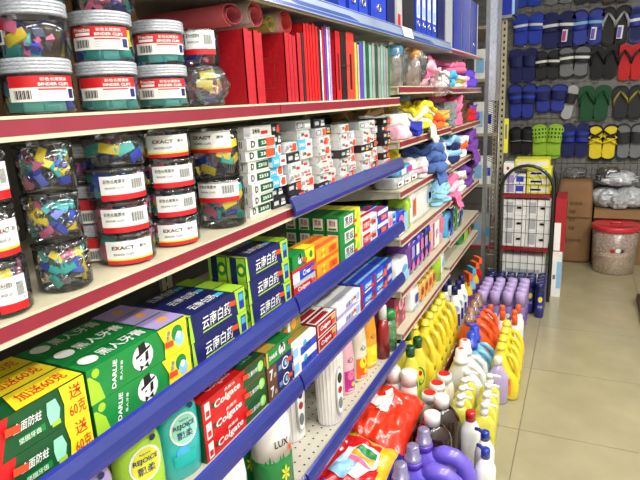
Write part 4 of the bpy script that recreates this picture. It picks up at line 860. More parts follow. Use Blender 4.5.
# ------------------------------------------------------------------ bottles and jugs on the base and the floor
def jug(name, W, D, H, mat, capm, capr=.022, cap_h=.05, label=None, hr=None, neckm=None):
    """wide along local x, cap over the left, loop handle over the right, label faces -Y"""
    hb = H-cap_h
    secs = [(0, .46*W, .44*D, 0, 0, 3), (.012, .5*W, .5*D, 0, 0, 3), (.45*hb, .5*W, .5*D, 0, 0, 3), (.60*hb, .37*W, .49*D, -.13*W, 0, 2.8), (.74*hb, .30*W, .46*D, -.17*W, 0, 2.5), (.88*hb, .21*W, .36*D, -.18*W, 0, 2.2), (.965*hb, capr*.95, capr*.95, -.18*W), (hb, capr*.9, capr*.9, -.18*W)]
    mb = MB().loft(secs, mat, 26)
    hr = hr or .085*W
    k = [(-.04*W, 0, .84*hb), (.10*W, 0, .90*hb), (.24*W, 0, .87*hb), (.355*W, 0, .76*hb), (.415*W, 0, .60*hb), (.43*W, 0, .44*hb), (.42*W, 0, .34*hb)]
    hd = MB().tube(k, [hr*.9, hr, hr, hr, hr, hr*1.05, hr], mat, 10)
    ps = [('handle', hd.mesh('handle'))]
    cx = -.18*W
    cm = MB().loft([(hb+.0004, capr*1.15, capr*1.15, cx), (hb+cap_h*.34, capr*1.15, capr*1.15, cx), (hb+cap_h*.36, capr*.98, capr*.98, cx), (hb+cap_h*.95, capr*.84, capr*.84, cx), (hb+cap_h, capr*.7, capr*.7, cx)], capm, 18)
    sub = []
    if neckm: 
        sub = [('collar', MB().loft([(hb-.014, capr*1.25, capr*1.25, cx), (hb+.006, capr*1.28, capr*1.28, cx), (hb+.008, capr*1.2, capr*1.2, cx)], neckm, 18).mesh('collar'))]
    ps.append(('cap', cm.mesh('cap'), sub))
    if label:
        lm, tm = MB(), MB(); f = fE(-.5*D-.0012); f2 = fE(-.5*D-.0022)
        for p in label:
            if p[0] == 'r': rect(lm, f, p[1]*W, p[2]*W, p[3]*hb, p[4]*hb, P(p[5]))
            if p[0] == 'd': disc(lm, f2, p[1]*W, p[2]*hb, p[3]*W, p[4]*hb, P(p[5]))
            if p[0] == 't': tm.text(p[1], fE(-.5*D-.003), p[2]*W, p[3]*hb, p[4]*hb, p[5]*W, P(p[6]))
        ps.append(('printed_label', lm.mesh('printed_label'), [('lettering', tm.mesh('lettering'))] if tm.v else []))
    return (name, 'bottle', mb.mesh(name), ps)
G = 'detergent bottles on the floor and base'
VIO = M('violet_detergent_plastic', (112,92,206), .3, coat=.5, var=.03)
JP = jug('detergent_jug', .26, .096, .31, VIO, clear_mat('violet_clear_cap', (190,180,220), .1, .2, .5, (170,160,205)), .025, .066, None, .031, PL('purple'))
for k, (y, w2) in enumerate([(1.68, 'behind'), (1.574, 'in the middle'), (1.468, 'in front')]): place(JP, (-.397-.010*k, y, .0005), 'violet detergent jug with clear violet cap, %s of the three' % ['rear', 'middle', 'front'][k], G, (0, 0, .12))
AMB = M('brown_pet', (44,24,16), .12, coat=.6, var=.2, scale=8)
def round_bottle(name, R, H, mat, capm, capr, ch, ry=None, sh=.72, label=None, p=2.4):
    ry = ry or R
    secs = [(0, R*.92, ry*.92, 0, 0, p), (.006, R, ry, 0, 0, p), (H*sh*.9, R, ry, 0, 0, p), (H*sh, R*.9, ry*.9, 0, 0, p), (H*(sh+.10), R*.6, ry*.6), (H-ch, capr*.9, capr*.9)]
    return bottle(name, 'bottle', secs, mat, [('cap', [(H-ch+.0004, capr, capr), (H-.004, capr, capr), (H, capr*.82, capr*.82)], capm)], label)
def simple_label(R, ry, items, p=2.4):
    lm, tm = MB(), MB(); f = lab_fn(R, ry, p, .001); f2 = lab_fn(R, ry, p, .002); f3 = lab_fn(R, ry, p, .003)
    for q in items:
        if q[0] == 'r': rect_c(lm, f, q[1]*ry, q[2]*ry, q[3], q[4], P(q[5]))
        if q[0] == 'd': disc_c(lm, f2, q[1]*ry, q[2], q[3], q[4], P(q[5]))
        if q[0] == 't': tm.text(q[1], f3, q[2]*ry, q[3], q[4], q[5], P(q[6]))
    return lm, tm
BRN = round_bottle('disinfectant_bottle', .060, .30, AMB, PL('white'), .031, .045, .075)
place(BRN, (-.445, 1.800, .0005), 'dark brown bottle with white cap, nearer the violet jugs', G, (0, 0, -1.2))
place(BRN, (-.440, 1.932, .0005), 'dark brown bottle with white cap, farther from the violet jugs', G, (0, 0, -1.2))
WB = round_bottle('cleaner_bottle', .030, .235, PL('white'), PL('royal'), .016, .036, .040, .70)
NZ = MB().tube([(0, 0, .222), (.03, 0, .226), (.044, 0, .222)], .007, PL('royal'), 8)
WB = (WB[0], WB[1], WB[2], WB[3]+[('spout', NZ.mesh('spout'))])
place(WB, (-.258, 1.850, .0005), 'white bottle with blue spout cap, farther of the pair by the aisle', G, (0, 0, 2.6))
place(WB, (-.240, 1.745, .0005), 'white bottle with blue spout cap, nearer of the pair by the aisle', G, (0, 0, 2.4))
place(round_bottle('cleaner_bottle', .030, .24, PL('white'), PL('red'), .020, .04, .04, .7), (-.330, 1.958, .0005), 'white bottle with rounded red cap beside the brown bottles', G, (0, 0, -1.2))
LIME = M('lemon_detergent_plastic', (214,208,80), .28, coat=.5, var=.04)
def pump_bottle():
    R, ry, H = .026, .043, .19
    d = bottle('dish_soap_bottle', 'bottle', [(0, R*.9, ry*.92, 0, 0, 4), (.006, R, ry, 0, 0, 4), (H*.82, R, ry, 0, 0, 4), (H*.93, R*.75, ry*.7, 0, 0, 3), (H, .013, .013)], LIME, [('pump_collar', [(H+.0004, .0165, .0165), (H+.022, .0165, .0165), (H+.024, .008, .008), (H+.034, .008, .008)], PL('white'))], simple_label(R, ry, [('r', -.8, .8, .02, .05, 'dgreen'), ('d', 0, .10, .024, .03, 'lime'), ('r', -.5, .5, .085, .115, 'lemon'), ('t', '洗洁精', 0, .10, .016, .05, 'dgreen')], 4))
    hd = MB().loft([(H+.0345, .015, .015), (H+.046, .014, .014), (H+.049, .010, .010)], PL('white'), 14).tube([(0, 0, H+.042), (0, .03, H+.042), (0, .046, H+.036)], .006, PL('white'), 8)
    return (d[0], d[1], d[2], d[3]+[('pump_head', hd.mesh('pump_head'))])
PB2 = pump_bottle()
for k, (x, y) in enumerate([(-.290, 2.035), (-.295, 2.115), (-.300, 2.195), (-.305, 2.285)]): place(PB2, (x, y, .0005), 'lemon dish soap pump bottle in the aisle-side row, %s from the camera' % NTH[k], G, (0, 0, -1.3))
for k, (x, y) in enumerate([(-.392, 2.062), (-.398, 2.135), (-.402, 2.208), (-.405, 2.282)]): place(PB2, (x, y, .0005), 'lemon dish soap pump bottle in the shelf-side row, %s from the camera' % NTH[k], G, (0, 0, -1.3))
JARL = round_bottle('cleaner_tub', .040, .255, M('pale_cream_plastic', (216,206,190), .35, coat=.3), PL('white'), .033, .035, .045, .8)
lt = MB(); disc(lt, fT(.2556), 0, 0, .026, .026, P('red'), 20)
JARL = (JARL[0], JARL[1], JARL[2], JARL[3]+[('lid_print', lt.mesh('lid_print'))])
for k, (x, y) in enumerate([(-.508, 2.015), (-.498, 2.105), (-.488, 2.195)]): place(JARL, (x, y, .0005), 'white-lidded tub with red lid print, %s of three behind the brown bottles' % NTH[k], G, (0, 0, -1.2))
def cone_jug(name, W, D, H, mat, capm, capr, cap_h, sh=0.0, neckm=None):
    hb = H-cap_h; c = -sh*W
    secs = [(0, .46*W, .45*D, 0, 0, 3), (.012, .5*W, .5*D, 0, 0, 3), (.38*hb, .5*W, .5*D, 0, 0, 2.8), (.55*hb, .46*W, .49*D, c*.2, 0, 2.5), (.72*hb, .36*W, .44*D, c*.55, 0, 2.3), (.88*hb, .23*W, .36*D, c*.9, 0, 2), (.96*hb, capr*1.0, capr*1.0, c), (hb, capr*.95, capr*.95, c)]
    mb = MB().loft(secs, mat, 26)
    hd = MB().tube([(c+.10*W, 0, .93*hb), (c+.30*W, 0, .93*hb), (c+.46*W, 0, .80*hb), (c+.50*W, 0, .62*hb), (.40*W+c*.2, 0, .5*hb)], .062*W, mat, 10)
    cm = MB().loft([(hb+.0004, capr*1.2, capr*1.2, c), (hb+cap_h*.3, capr*1.2, capr*1.2, c), (hb+cap_h*.33, capr, capr, c), (hb+cap_h*.93, capr*.9, capr*.9, c), (hb+cap_h, capr*.7, capr*.7, c)], capm, 18)
    sub = [('collar', MB().loft([(hb-.02, capr*1.15, capr*1.15, c), (hb-.002, capr*1.25, capr*1.25, c)], neckm, 18).mesh('collar'))] if neckm else []
    return (name, 'bottle', mb.mesh(name), [('handle', hd.mesh('handle')), ('cap', cm.mesh('cap'), sub)])
JW = cone_jug('bleach_jug', .20, .092, .30, M('white_jug_plastic', (226,226,222), .3, coat=.4, var=.02), PL('white'), .028, .07, .10)
for k, y in enumerate((2.375, 2.475)): 
    o = place(JW, (-.43, y, .0005), 'white bleach jug with red dot on its cap, %s one' % ['nearer', 'farther'][k], G, (0, 0, .1))
    dt = MB(); disc(dt, lambda u, v: (-.02+u, v, .3012), 0, 0, .012, .012, STK, 14); link('cap_dot', dt.mesh('cap_dot'), o)
JB = cone_jug('softener_jug', .19, .080, .30, M('pale_blue_jug', (130,188,216), .3, coat=.4), PL('blue'), .027, .085, .12)
for k, y in enumerate((2.575, 2.665)): place(JB, (-.415, y, .0005), 'pale blue softener jug with bright blue cap, %s one' % ['nearer', 'farther'][k], G, (0, 0, .1))
place(round_bottle('softener_bottle', .035, .235, M('lilac_softener', (176,160,204), .3, coat=.4), PL('white'), .019, .04, .05, .6), (-.295, 2.478, .0005), 'lilac softener bottle with white cap before the yellow jugs', G, (0, 0, -1.2))
JO = cone_jug('detergent_jug', .21, .095, .35, M('orange_jug_plastic', (226,88,34), .3, coat=.5), clear_mat('orange_clear_cap', (252,238,226), .06, .12, .16, (240,205,180)), .027, .075, .16, PL('purple'))
for k, y in enumerate((2.775, 2.885, 2.99)): place(JO, (-.445, y, .0005), 'orange detergent jug with clear cap, %s from the blue jugs' % NTH[k], G, (0, 0, .1))
YEL = M('yellow_jug_plastic', (232,208,50), .28, coat=.5, var=.04)
JY = jug('dish_soap_jug', .135, .085, .275, YEL, YEL, .020, .03, [('r', -.42, .30, .12, .48, 'amber'), ('r', -.36, .24, .34, .46, 'red'), ('d', -.06, .25, .2, .10, 'lblue'), ('r', -.42, .30, .06, .12, 'yellow'), ('t', '洗洁精', -.06, .40, .08, .4, 'white')], .014)
for k, y in enumerate((2.545, 2.642, 2.740, 2.838)): place(JY, (-.268-.003*k, y, .0005), 'yellow dish soap jug on the aisle floor, %s from the camera' % NTH[k], G, (0, 0, -.15))
WO = round_bottle('toilet_cleaner_bottle', .028, .245, PL('white'), PL('orange'), .016, .05, .036, .62)
for k, (x, y) in enumerate([(-.275, 2.985), (-.345, 3.035), (-.285, 3.075), (-.275, 3.165), (-.360, 3.13), (-.425, 3.12)]): place(WO, (x, y, .0005), 'white bottle with orange cap behind the jugs, %s from the camera' % NTH[k], G, (0, 0, -1.2))
LC = round_bottle('air_freshener_can', .029, .275, M('lilac_can', (138,118,186), .3, coat=.4), M('lilac_cap', (180,158,208), .35, coat=.3), .0295, .085, .029, .68, simple_label(.029, .029, [('r', -.85, .85, .03, .12, 'violet'), ('d', 0, .13, .012, .016, 'white')], 2), 2)
n = 0
for j in range(4):
    for i in range(4):
        place(LC, (-.495+.073*i, 3.27+.085*j+.012*i, .0005), 'lilac-capped spray can, %s row from the camera, %s from the shelf' % (NTH[j], NTH[i]), 'lilac-capped cans on the floor', (0, 0, -1.3)); n += 1
NC = round_bottle('insecticide_can', .028, .235, M('navy_can', (26,34,110), .3, coat=.5), PL('navy'), .0285, .055, .028, .76, simple_label(.028, .028, [('r', -.8, .8, .05, .11, 'royal'), ('d', 0, .13, .014, .02, 'yellow'), ('t', '杀虫', 0, .08, .02, .03, 'yellow')], 2), 2)
for j in range(4):
    for i in range(6):
        if j == 0 and i < 5: continue
        place(NC, (-.515+.066*i, 3.60+.068*j+.006*i, .0005), 'navy insecticide can, %s row from the camera, %s from the shelf' % (NTH[j], NTH[i]), 'navy cans by the wire rack', (0, 0, -1.4))
# on the base deck
YG = round_bottle('cleaning_cream_bottle', .028, .305, M('yellow_cream_plastic', (222,214,70), .28, coat=.5), PL('dgreen'), .020, .045, .036, .70, simple_label(.027, .036, [('d', 0, .13, .026, .045, 'green'), ('d', 0, .14, .018, .024, 'lemon'), ('d', .1, .145, .009, .012, 'red'), ('r', -.7, .7, .03, .06, 'lime')]))
for k, (x, y) in enumerate([(-.605, 2.07), (-.665, 2.125), (-.600, 2.165), (-.665, 2.225)]): place(YG, (x, y, ZB+.0005), 'yellow cleaning cream bottle with dark green cap, %s from the camera' % NTH[k], G, (0, 0, -1.0))
place(round_bottle('cleaner_bottle', .033, .19, PL('lemon'), PL('lemon'), .031, .08, .033, .5), (-.632, 2.005+.02, ZB+.0005), 'round lemon yellow bottle left of the green-capped ones', G) if False else None
JL = jug('dish_soap_jug', .17, .085, .30, YEL, YEL, .020, .03, [('r', -.40, .36, .10, .52, 'lemon'), ('d', -.02, .42, .2, .10, 'red'), ('d', .1, .2, .22, .08, 'lblue'), ('t', '柠檬', -.02, .42, .09, .24, 'white')], .016)
place(JL, (-.635, 2.325, ZB+.0005), 'large yellow dish soap jug with red oval label on the base shelf', G, (0, 0, -.3))
AMJ = M('amber_oil', (196,128,30), .2, coat=.6, var=.05)
for k in range(5): place(JY, (-.615-.002*k, 2.435+.098*k, ZB+.0005), 'yellow dish soap jug along the base shelf edge, %s from the camera' % NTH[k], G, (0, 0, -.2))
for k in range(4): place(JY, (-.755, 2.44+.10*k, ZB+.0005), 'yellow dish soap jug in the back row of the base shelf, %s from the camera' % NTH[k], G, (0, 0, -.2))
WBL = round_bottle('toilet_cleaner_bottle', .030, .28, PL('white'), PL('navy'), .018, .05, .038, .62, simple_label(.03, .038, [('r', -.7, .7, .05, .12, 'royal'), ('d', 0, .15, .02, .02, 'lblue')]))
for k, (x, y) in enumerate([(-.600, 2.95), (-.665, 2.99), (-.600, 3.05), (-.60, 3.15), (-.665, 3.11)]): place(WBL, (x, y, ZB+.0005), 'white bottle with navy cap on the base shelf, %s from the camera' % NTH[k], G, (0, 0, -1.1))
def trigger(c1, c2):
    d = bottle('spray_bottle', 'bottle', [(0, .026, .036, 0, 0, 3), (.12, .026, .036, 0, 0, 3), (.17, .016, .018), (.19, .013, .013)], PL(c2), [('neck', [(.1905, .016, .016), (.21, .016, .016)], PL(c1))], simple_label(.026, .036, [('r', -.8, .8, .03, .1, 'violet')], 3))
    t = MB().box(-.03, .05, -.011, .011, .2105, .25, PL(c1)).box(.02, .032, -.006, .006, .165, .2105, PL(c1))
    return (d[0], d[1], d[2], d[3]+[('trigger_head', t.mesh('trigger_head'))])
for k, (x, y, a, b) in enumerate([(-.60, 3.32, 'orange', 'yellow'), (-.60, 3.44, 'cyan', 'lblue'), (-.60, 3.56, 'orange', 'yellow'), (-.60, 3.68, 'orange', 'red')]): place(trigger(a, b), (x, y, ZB+.0005), '%s trigger spray bottle on the far base shelf, %s from the camera' % (a if a != 'cyan' else 'light blue', NTH[k]), G, (0, 0, -.9))
WT2 = round_bottle('powder_bottle', .034, .235, PL('white'), PL('white'), .034, .06, .036, .72)
place(WT2, (-.660, 1.99, ZB+.0005), 'white-capped bottle behind the red bag, left one', G); place(WT2, (-.588, 1.985, ZB+.0005), 'white-capped bottle behind the red bag, right one', G)
place(bottle('cleaner_bottle', 'bottle', [(0, .028, .03), (.006, .031, .033), (.13, .031, .033), (.18, .026, .027), (.21, .014, .014), (.215, .01, .01)], PL('lemon'), [('cap', [(.2155, .011, .011), (.235, .010, .010)], PL('lemon'))]), (-.672, 2.062, ZB+.0005), 'round lemon yellow bottle left of the green-capped ones', G)
place(bottle('cleaner_bottle', 'bottle', [(0, .028, .034, 0, 0, 3), (.12, .028, .034, 0, 0, 3), (.15, .014, .014)], PL('lime'), [('cap', [(.1505, .015, .015), (.172, .013, .013)], PL('white'))]), (-.66, 2.715, B6+.0005), 'lime bottle between the gold foil packs and a white pack', G, (0, 0, -.6))

# ------------------------------------------------------------------ detergent powder bags leaning on the base
def bag(name, Wd, Hh, T, fn_mat, label, o, U, V, prints=None, seed=0, corner=None):
    U = Vector(U).normalized(); V = Vector(V); V = (V-U*V.dot(U)).normalized(); N = U.cross(V).normalized()
    o = Vector(o)
    def bulge(u, v): return T*max(0, 1-abs(2*u-1)**3.2)**.6*max(0, 1-abs(2*v-1)**3.6)**.6
    def pt(u, v, s, e=0):
        b = bulge(u, v); wr = .022*noise.noise((u*4+seed, v*4, s))+.012*noise.noise((u*11, v*11+seed, s))
        pin = 1-.05*math.sin(PI*v)*(1 if s > 0 else 1)
        return U*((u-.5)*Wd*pin)+V*(v*Hh*(1-.03*math.sin(PI*u)))+N*(s*(b+wr*min(1, b/T*1.6))+e)
    mb = MB()
    mb.grid(lambda u, v: pt(u, v, 1), 36, 28, None, True, fn_mat); mb.grid(lambda u, v: pt(1-u, v, -.45), 36, 28, None, True, lambda u, v: fn_mat(1-u, v))
    ob = tag(link(name, mb.mesh(name), None, o), label, 'bag', 'detergent powder bags')
    if prints:
        pm, tm = MB(), MB()
        for i, p in enumerate(prints):
            f = lambda u, v: pt(u, v, 1, .004+.0008*i)
            if p[0] == 'p': 
                # fan keeps the print on the curved film
                c = (sum(a for a, b in p[1])/len(p[1]), sum(b for a, b in p[1])/len(p[1])); q = [c]+list(p[1])
                S = 7
                for k in range(len(p[1])):
                    A2, B2_ = p[1][k], p[1][(k+1) % len(p[1])]; vs = []; ix = {}; fs = []
                    for i2 in range(S+1):
                        for j2 in range(S+1-i2):
                            ix[i2, j2] = len(vs); w0 = 1-(i2+j2)/S; vs.append(f(c[0]*w0+A2[0]*i2/S+B2_[0]*j2/S, c[1]*w0+A2[1]*i2/S+B2_[1]*j2/S))
                    for i2 in range(S):
                        for j2 in range(S-i2):
                            fs.append((ix[i2, j2], ix[i2+1, j2], ix[i2, j2+1]))
                            if i2+j2 < S-1: fs.append((ix[i2+1, j2], ix[i2+1, j2+1], ix[i2, j2+1]))
                    pm.add(vs, fs, P(p[2]), True)
            if p[0] == 't': tm.text(p[1], f, p[2], p[3], p[4], p[5], P(p[6]), p[7] if len(p) > 7 else 0)
        l = link('printed_motif', pm.mesh('printed_motif'), ob)
        if tm.v: link('lettering', tm.mesh('lettering'), l)
    return ob
SHIRT = ([(.38,.36),(.62,.36),(.62,.70),(.38,.70)], [(.38,.70),(.26,.62),(.31,.52),(.38,.57)], [(.62,.70),(.74,.62),(.69,.52),(.62,.57)])
RB = M('red_orange_film', (222,52,24), .22, coat=.6, var=.06, scale=12)
RF, YF, BF2, OF = M('red_film', (206,26,34), .22, coat=.6), M('yellow_film', (236,178,30), .22, coat=.6), M('blue_film', (32,52,150), .22, coat=.6), M('orange_film', (232,84,26), .22, coat=.6)
def fm2(u, v):
    if u > .955 or v > .965: return BF2
    if u > .80+.06*math.sin(v*5) or v > .84: return YF
    return RF
UA = (.95, .04, -.22)
motif = [('p', [(.30,.40),(.62,.36),(.80,.60),(.76,.76),(.52,.80),(.36,.70)], 'white'), ('p', [(.26,.36),(.50,.30),(.56,.56),(.34,.58)], 'lblue'), ('p', [(.42,.56),(.72,.52),(.74,.58),(.42,.63)], 'pink'), ('p', [(.42,.64),(.74,.60),(.75,.66),(.44,.70)], 'amber'), ('p', [(.45,.71),(.75,.67),(.74,.73),(.50,.77)], 'green'), ('p', [(.10,.46),(.22,.44),(.23,.53),(.11,.55)], 'purple'), ('t', '超效', .42, .905, .085, .42, 'black'), ('t', 'OMO', .34, .17, .10, .40, 'blue')]
bag('powder_bag', .24, .36, .048, lambda u, v: RF, 'red powder bag underneath the plain red-orange one', (-.680, 1.575, .15), (1, .0, 0), (0, 1, .0), None, 21)
bag('powder_bag', .255, .30, .040, fm2, 'yellow-edged powder bag underneath, showing beside the violet jug caps', (-.665, 1.25, .145), (1, .02, 0), (.12, 1, .0), motif[:2], 22)
bag('powder_bag', .24, .33, .040, lambda u, v: OF, 'orange powder bag underneath the front orange one', (-.680, .90, .145), (1, 0, 0), (0, 1, 0), None, 23)
bag('powder_bag', .27, .36, .070, lambda u, v: RB, 'plain red-orange detergent powder bag with a white shirt print', (-.630, 1.575, .245), UA, (0, 1, .08), [('p', [(b*.9-.04, 1.05-a*.95) for a, b in q], 'white') for q in SHIRT], 3)
bag('powder_bag', .27, .37, .062, fm2, 'red and yellow detergent powder bag with striped shirt print and blue corners', (-.615, 1.215, .24), UA, (.03, 1, .08), motif, 5)
bag('powder_bag', .25, .34, .055, lambda u, v: YF if v < .25 else OF, 'orange detergent powder bag at the lower frame edge', (-.615, .875, .235), UA, (0, 1, .06), [('p', [(.4,.55),(.8,.5),(.8,.75),(.45,.8)], 'white'), ('p', [(.46,.6),(.74,.57),(.74,.68),(.5,.72)], 'royal')], 11)

# ------------------------------------------------------------------ slippers on the far wall
GRIDM = M('grid_wire', (150,150,148), .4, .6)
mb = MB()
for i in range(46): mb.tube([(-1.0+.05*i, 0, .55), (-1.0+.05*i, 0, 2.6)], .0018, GRIDM, 4)
for j in range(42): mb.tube([(-1.0, -.003, .56+.05*j), (1.26, -.003, .56+.05*j)], .0018, GRIDM, 4)
go = tag(link('wire_grid_panel', mb.mesh('wire_grid_panel'), None, (0, 5.385, 0)), 'grey wire grid on the far wall carrying the slippers', 'wire grid'); go['kind'] = 'stuff'
def half(t):   # half width of a sole from toe (0) to heel (1)
    w = .5*(1-.16*math.sin(PI*min(1, max(0, (t-.25)/.7))))
    if t < .16: w *= math.sqrt(max(0, 1-((.16-t)/.16)**2))
    if t > .86: w *= math.sqrt(max(0, 1-((t-.86)/.14)**2))
    return w
def slipper_parts(W, L, sole, bed, strap, kind, accent):
    ts = [0, .01, .03, .06, .10, .16, .25, .35, .45, .55, .65, .75, .86, .91, .95, .98, .993, 1]
    def plate(k, y0, y1, mat):
        out = [(half(t)*W*k, -L*(.5+(t-.5)*k)) for t in ts]+[(-half(t)*W*k, -L*(.5+(t-.5)*k)) for t in reversed(ts[1:-1])]
        return MB().extrude(out, y0, y1, mat)
    S = M('foam_'+sole, PAL[sole], .7, var=.08); Bm = M('foam_'+bed, PAL[bed], .7, var=.08); T = M('foam_'+strap, PAL[strap], .55, var=.08); A = M('foam_'+accent, PAL[accent], .55)
    parts = [('footbed', plate(.88, -.0205, -.0185, Bm).mesh('footbed'))]
    def band(t0, t1, hgt, mat, k0=1.02, k1=1.02, off=0):
        def fn(u, v):
            a = PI*u; t = t0+(t1-t0)*v; w = half(t)*W*(k0+(k1-k0)*v)
            return (-math.cos(a)*w, -.012-(hgt+off)*math.sin(a)**.7, -L*t)
        m = MB().grid(fn, 14, 4, mat)
        m.grid(lambda u, v: (lambda p: (p[0]*.93, p[1]+.003, p[2]))(fn(1-u, v)), 14, 4, mat)
        return m
    if kind == 'slide':
        b = band(.24, .54, .042, T); s = [('strap_stripe', band(.34, .42, .042, A, off=.002).mesh('strap_stripe'))] if accent != strap else []
        parts.append(('strap', b.mesh('strap'), s))
    elif kind == 'thong':
        for s in (-1, 1):
            w = half(.52)*W
            tb = MB().tube([(0, -.022, -L*.17), (s*w*.35, -.045, -L*.25), (s*w*.85, -.045, -L*.40), (s*w, -.018, -L*.55)], [.006, .010, .010, .008], T, 8)
            parts.append(('strap', tb.mesh('strap')))
    elif kind == 'cross':
        for s in (-1, 1):
            for q in range(2):
                w = half(.3)*W; t0 = .20+.12*q
                tb = MB().tube([(-s*w, -.016, -L*t0), (-s*w*.6, -.045, -L*(t0+.05)), (s*w*.5, -.050, -L*(t0+.16)), (s*w*1.0, -.016, -L*(t0+.22))], .009, T if q == 0 else A, 8)
                parts.append(('strap', tb.mesh('strap')))
    elif kind in ('clog', 'shoe'):
        def fn(u, v):
            a = PI*u; t = .015+.50*v; w = half(t)*W*1.03; q = .045*(min(1, v*3))**.5
            return (-math.cos(a)*w, -.010-q*math.sin(a)**.6, -L*t)
        up = MB().grid(fn, 16, 10, T)
        if kind == 'clog':
            sl = MB()
            for i in range(5):
                for j in range(3):
                    sl.grid(lambda u, v: (lambda p: (p[0]*1.01, p[1]-.002, p[2]))(fn(.2+.14*i+.07*u, .2+.22*j+.12*v)), 2, 2, A)
            parts.append(('upper', up.mesh('upper'), [('vent_slots', sl.mesh('vent_slots'))]))
            parts.append(('heel_strap', band(.80, .88, .035, T).mesh('heel_strap')))
        else:
            rim = MB().tube([fn(k/16, .98) for k in range(17)], .003, A, 6)
            parts.append(('upper', up.mesh('upper'), [('edge_piping', rim.mesh('edge_piping'))]))
    return plate(1.0, -.018, 0, S).mesh('slipper'), parts
def pair(x, top, L, Wd, sole, bed, strap, kind, accent, desc, tagc=None, single=False):
    w = Wd*.58
    for s in ((-1, 1) if not single else (1,)):
        body, parts = slipper_parts(w, L, sole, bed, strap, kind, accent)
        o = place(('slipper', 'slipper', body, parts), (x+s*Wd*.31*(0 if single else 1), 5.372, top), ('' if single else ('left slipper of the ' if s < 0 else 'right slipper of the '))+desc, 'slippers on the far wall', (0, s*.075 if not single else .2, 0))
        if tagc and s > 0:
            tb = MB().box(-.03, .012, -.062, -.06, -L*.85, -L*.52, P('white')); rect(tb, fE(-.0626), -.028, .0, -L*.83, -L*.56, P(tagc))
            link('swing_tag', tb.mesh('swing_tag'), o)
    hk = MB().tube([(0, .018, .012), (0, -.03, .012), (0, -.05, .02)], .003, CHROME, 6).tube([(-.02, .018, .012), (.02, .018, .012)], .003, CHROME, 6)
    tag(link('wall_hook', hk.mesh('wall_hook'), None, (x, 5.366, top+.004)), 'chrome hook holding %s%s' % ('' if single else 'the ', desc), 'hook', 'hooks on the wire grid')
SL = [(-.496, 2.396, .24, .226, 'blue', 'blue', 'royal', 'slide', 'royal', 'blue slide pair at the top, above the bright blue one', None),
 (-.245, 2.378, .23, .216, 'grey', 'grey', 'white', 'slide', 'white', 'grey and white slide pair cut by the top edge', None), (-.02, 2.350, .22, .208, 'dark', 'dark', 'dark', 'slide', 'dark', 'black slide pair cut by the top edge', None), (.185, 2.336, .23, .200, 'dark', 'brown', 'skin', 'slide', 'skin', 'brown slide pair cut by the top edge', None),
 (-.476, 2.100, .262, .229, 'royal', 'blue', 'blue', 'slide', 'white', 'bright blue slide pair with white tag', None), (-.234, 2.090, .297, .243, 'navy', 'navy', 'navy', 'slide', 'white', 'navy slide pair with white zebra band', 'magenta'), (-.010, 2.088, .299, .226, 'navy', 'royal', 'royal', 'slide', 'lblue', 'blue slide pair with pale blue stripe', 'purple'), (.194, 2.088, .309, .195, 'black', 'dark', 'lgrey', 'thong', 'lgrey', 'black pair with wide grey straps', 'purple'), (.389, 2.067, .281, .189, 'royal', 'navy', 'royal', 'slide', 'white', 'blue slide pair at the right edge with white script', None),
 (-.509, 1.817, .290, .209, 'navy', 'navy', 'navy', 'slide', 'navy', 'plain navy slide pair beside the metal post', None), (-.309, 1.784, .250, .193, 'black', 'dark', 'black', 'slide', 'white', 'black slide pair with a white band', None), (-.099, 1.806, .269, .226, 'dark', 'grey', 'dark', 'slide', 'white', 'grey slide pair with black and white band', None), (.132, 1.786, .272, .201, 'black', 'black', 'black', 'thong', 'black', 'black flip-flop pair with round colour prints', None), (.331, 1.785, .291, .187, 'red', 'red', 'dark', 'thong', 'dark', 'red flip-flop pair with dark straps', None),
 (-.506, 1.520, .320, .212, 'navy', 'royal', 'navy', 'slide', 'blue', 'navy slide pair with blue patch in the third row', None), (-.267, 1.497, .245, .235, 'navy', 'royal', 'navy', 'slide', 'navy', 'deep blue slide pair with dark band', None), (.079, 1.470, .300, .222, 'dgreen', 'dgreen', 'dgreen', 'thong', 'dgreen', 'dark green flip-flop pair', None), (.335, 1.455, .280, .219, 'black', 'dark', 'olive', 'thong', 'olive', 'black flip-flop pair with tan straps', None),
 (-.499, 1.140, .255, .181, 'black', 'black', 'black', 'shoe', 'lgrey', 'black closed shoe pair with pale edging', None), (-.282, 1.155, .310, .235, 'lime', 'lime', 'lime', 'clog', 'dgreen', 'bright lime clog pair', None), (-.049, 1.156, .295, .210, 'navy', 'navy', 'royal', 'slide', 'navy', 'navy slide pair with yellow round tag', None), (.165, 1.142, .315, .215, 'black', 'yellow', 'black', 'cross', 'yellow', 'yellow and black cross-strap pair', None), (.374, 1.144, .310, .200, 'dark', 'grey', 'dark', 'slide', 'dark', 'dark grey slide pair at the lower right', None)]
for a in SL: pair(*a)
pair(-.085, 1.478, .29, .16, 'lgrey', 'lgrey', 'dark', 'slide', 'dark', 'single pale grey slipper shown sole outward', None, True)

# ------------------------------------------------------------------ steel end panel, perforated post and rack beyond the bays
STEEL = M('galvanised_steel', (150,152,154), .35, .7, var=.12, scale=9); POSTM = M('cream_angle_steel', (172,162,132), .5, .2, var=.08, scale=15)
e = empty('end_panel', 'silver end panel with wire mesh below at the end of the bays', 'panel', (0, 3.845, 0))
mb = MB().box(-.600, -.575, 0, .012, .06, 2.2, STEEL).box(-.528, -.505, 0, .012, 1.40, 2.2, STEEL)
link('frame_strip', mb.mesh('frame_strip'), e)
link('clear_sheet', MB().box(-.575, -.528, .004, .007, 1.40, 2.2, FROST).mesh('clear_sheet'), e)
mb = MB()
for k in range(34): 
    z = .98+.0135*k; mb.tube([(-.574, .006, z+.03), (-.505, .006, z)], .0022, P('black'), 4)
mb.tube([(-.505, .006, .1), (-.505, .006, 1.45)], .004, STEEL, 6)
link('mesh_insert', mb.mesh('mesh_insert'), e)
mb = MB()
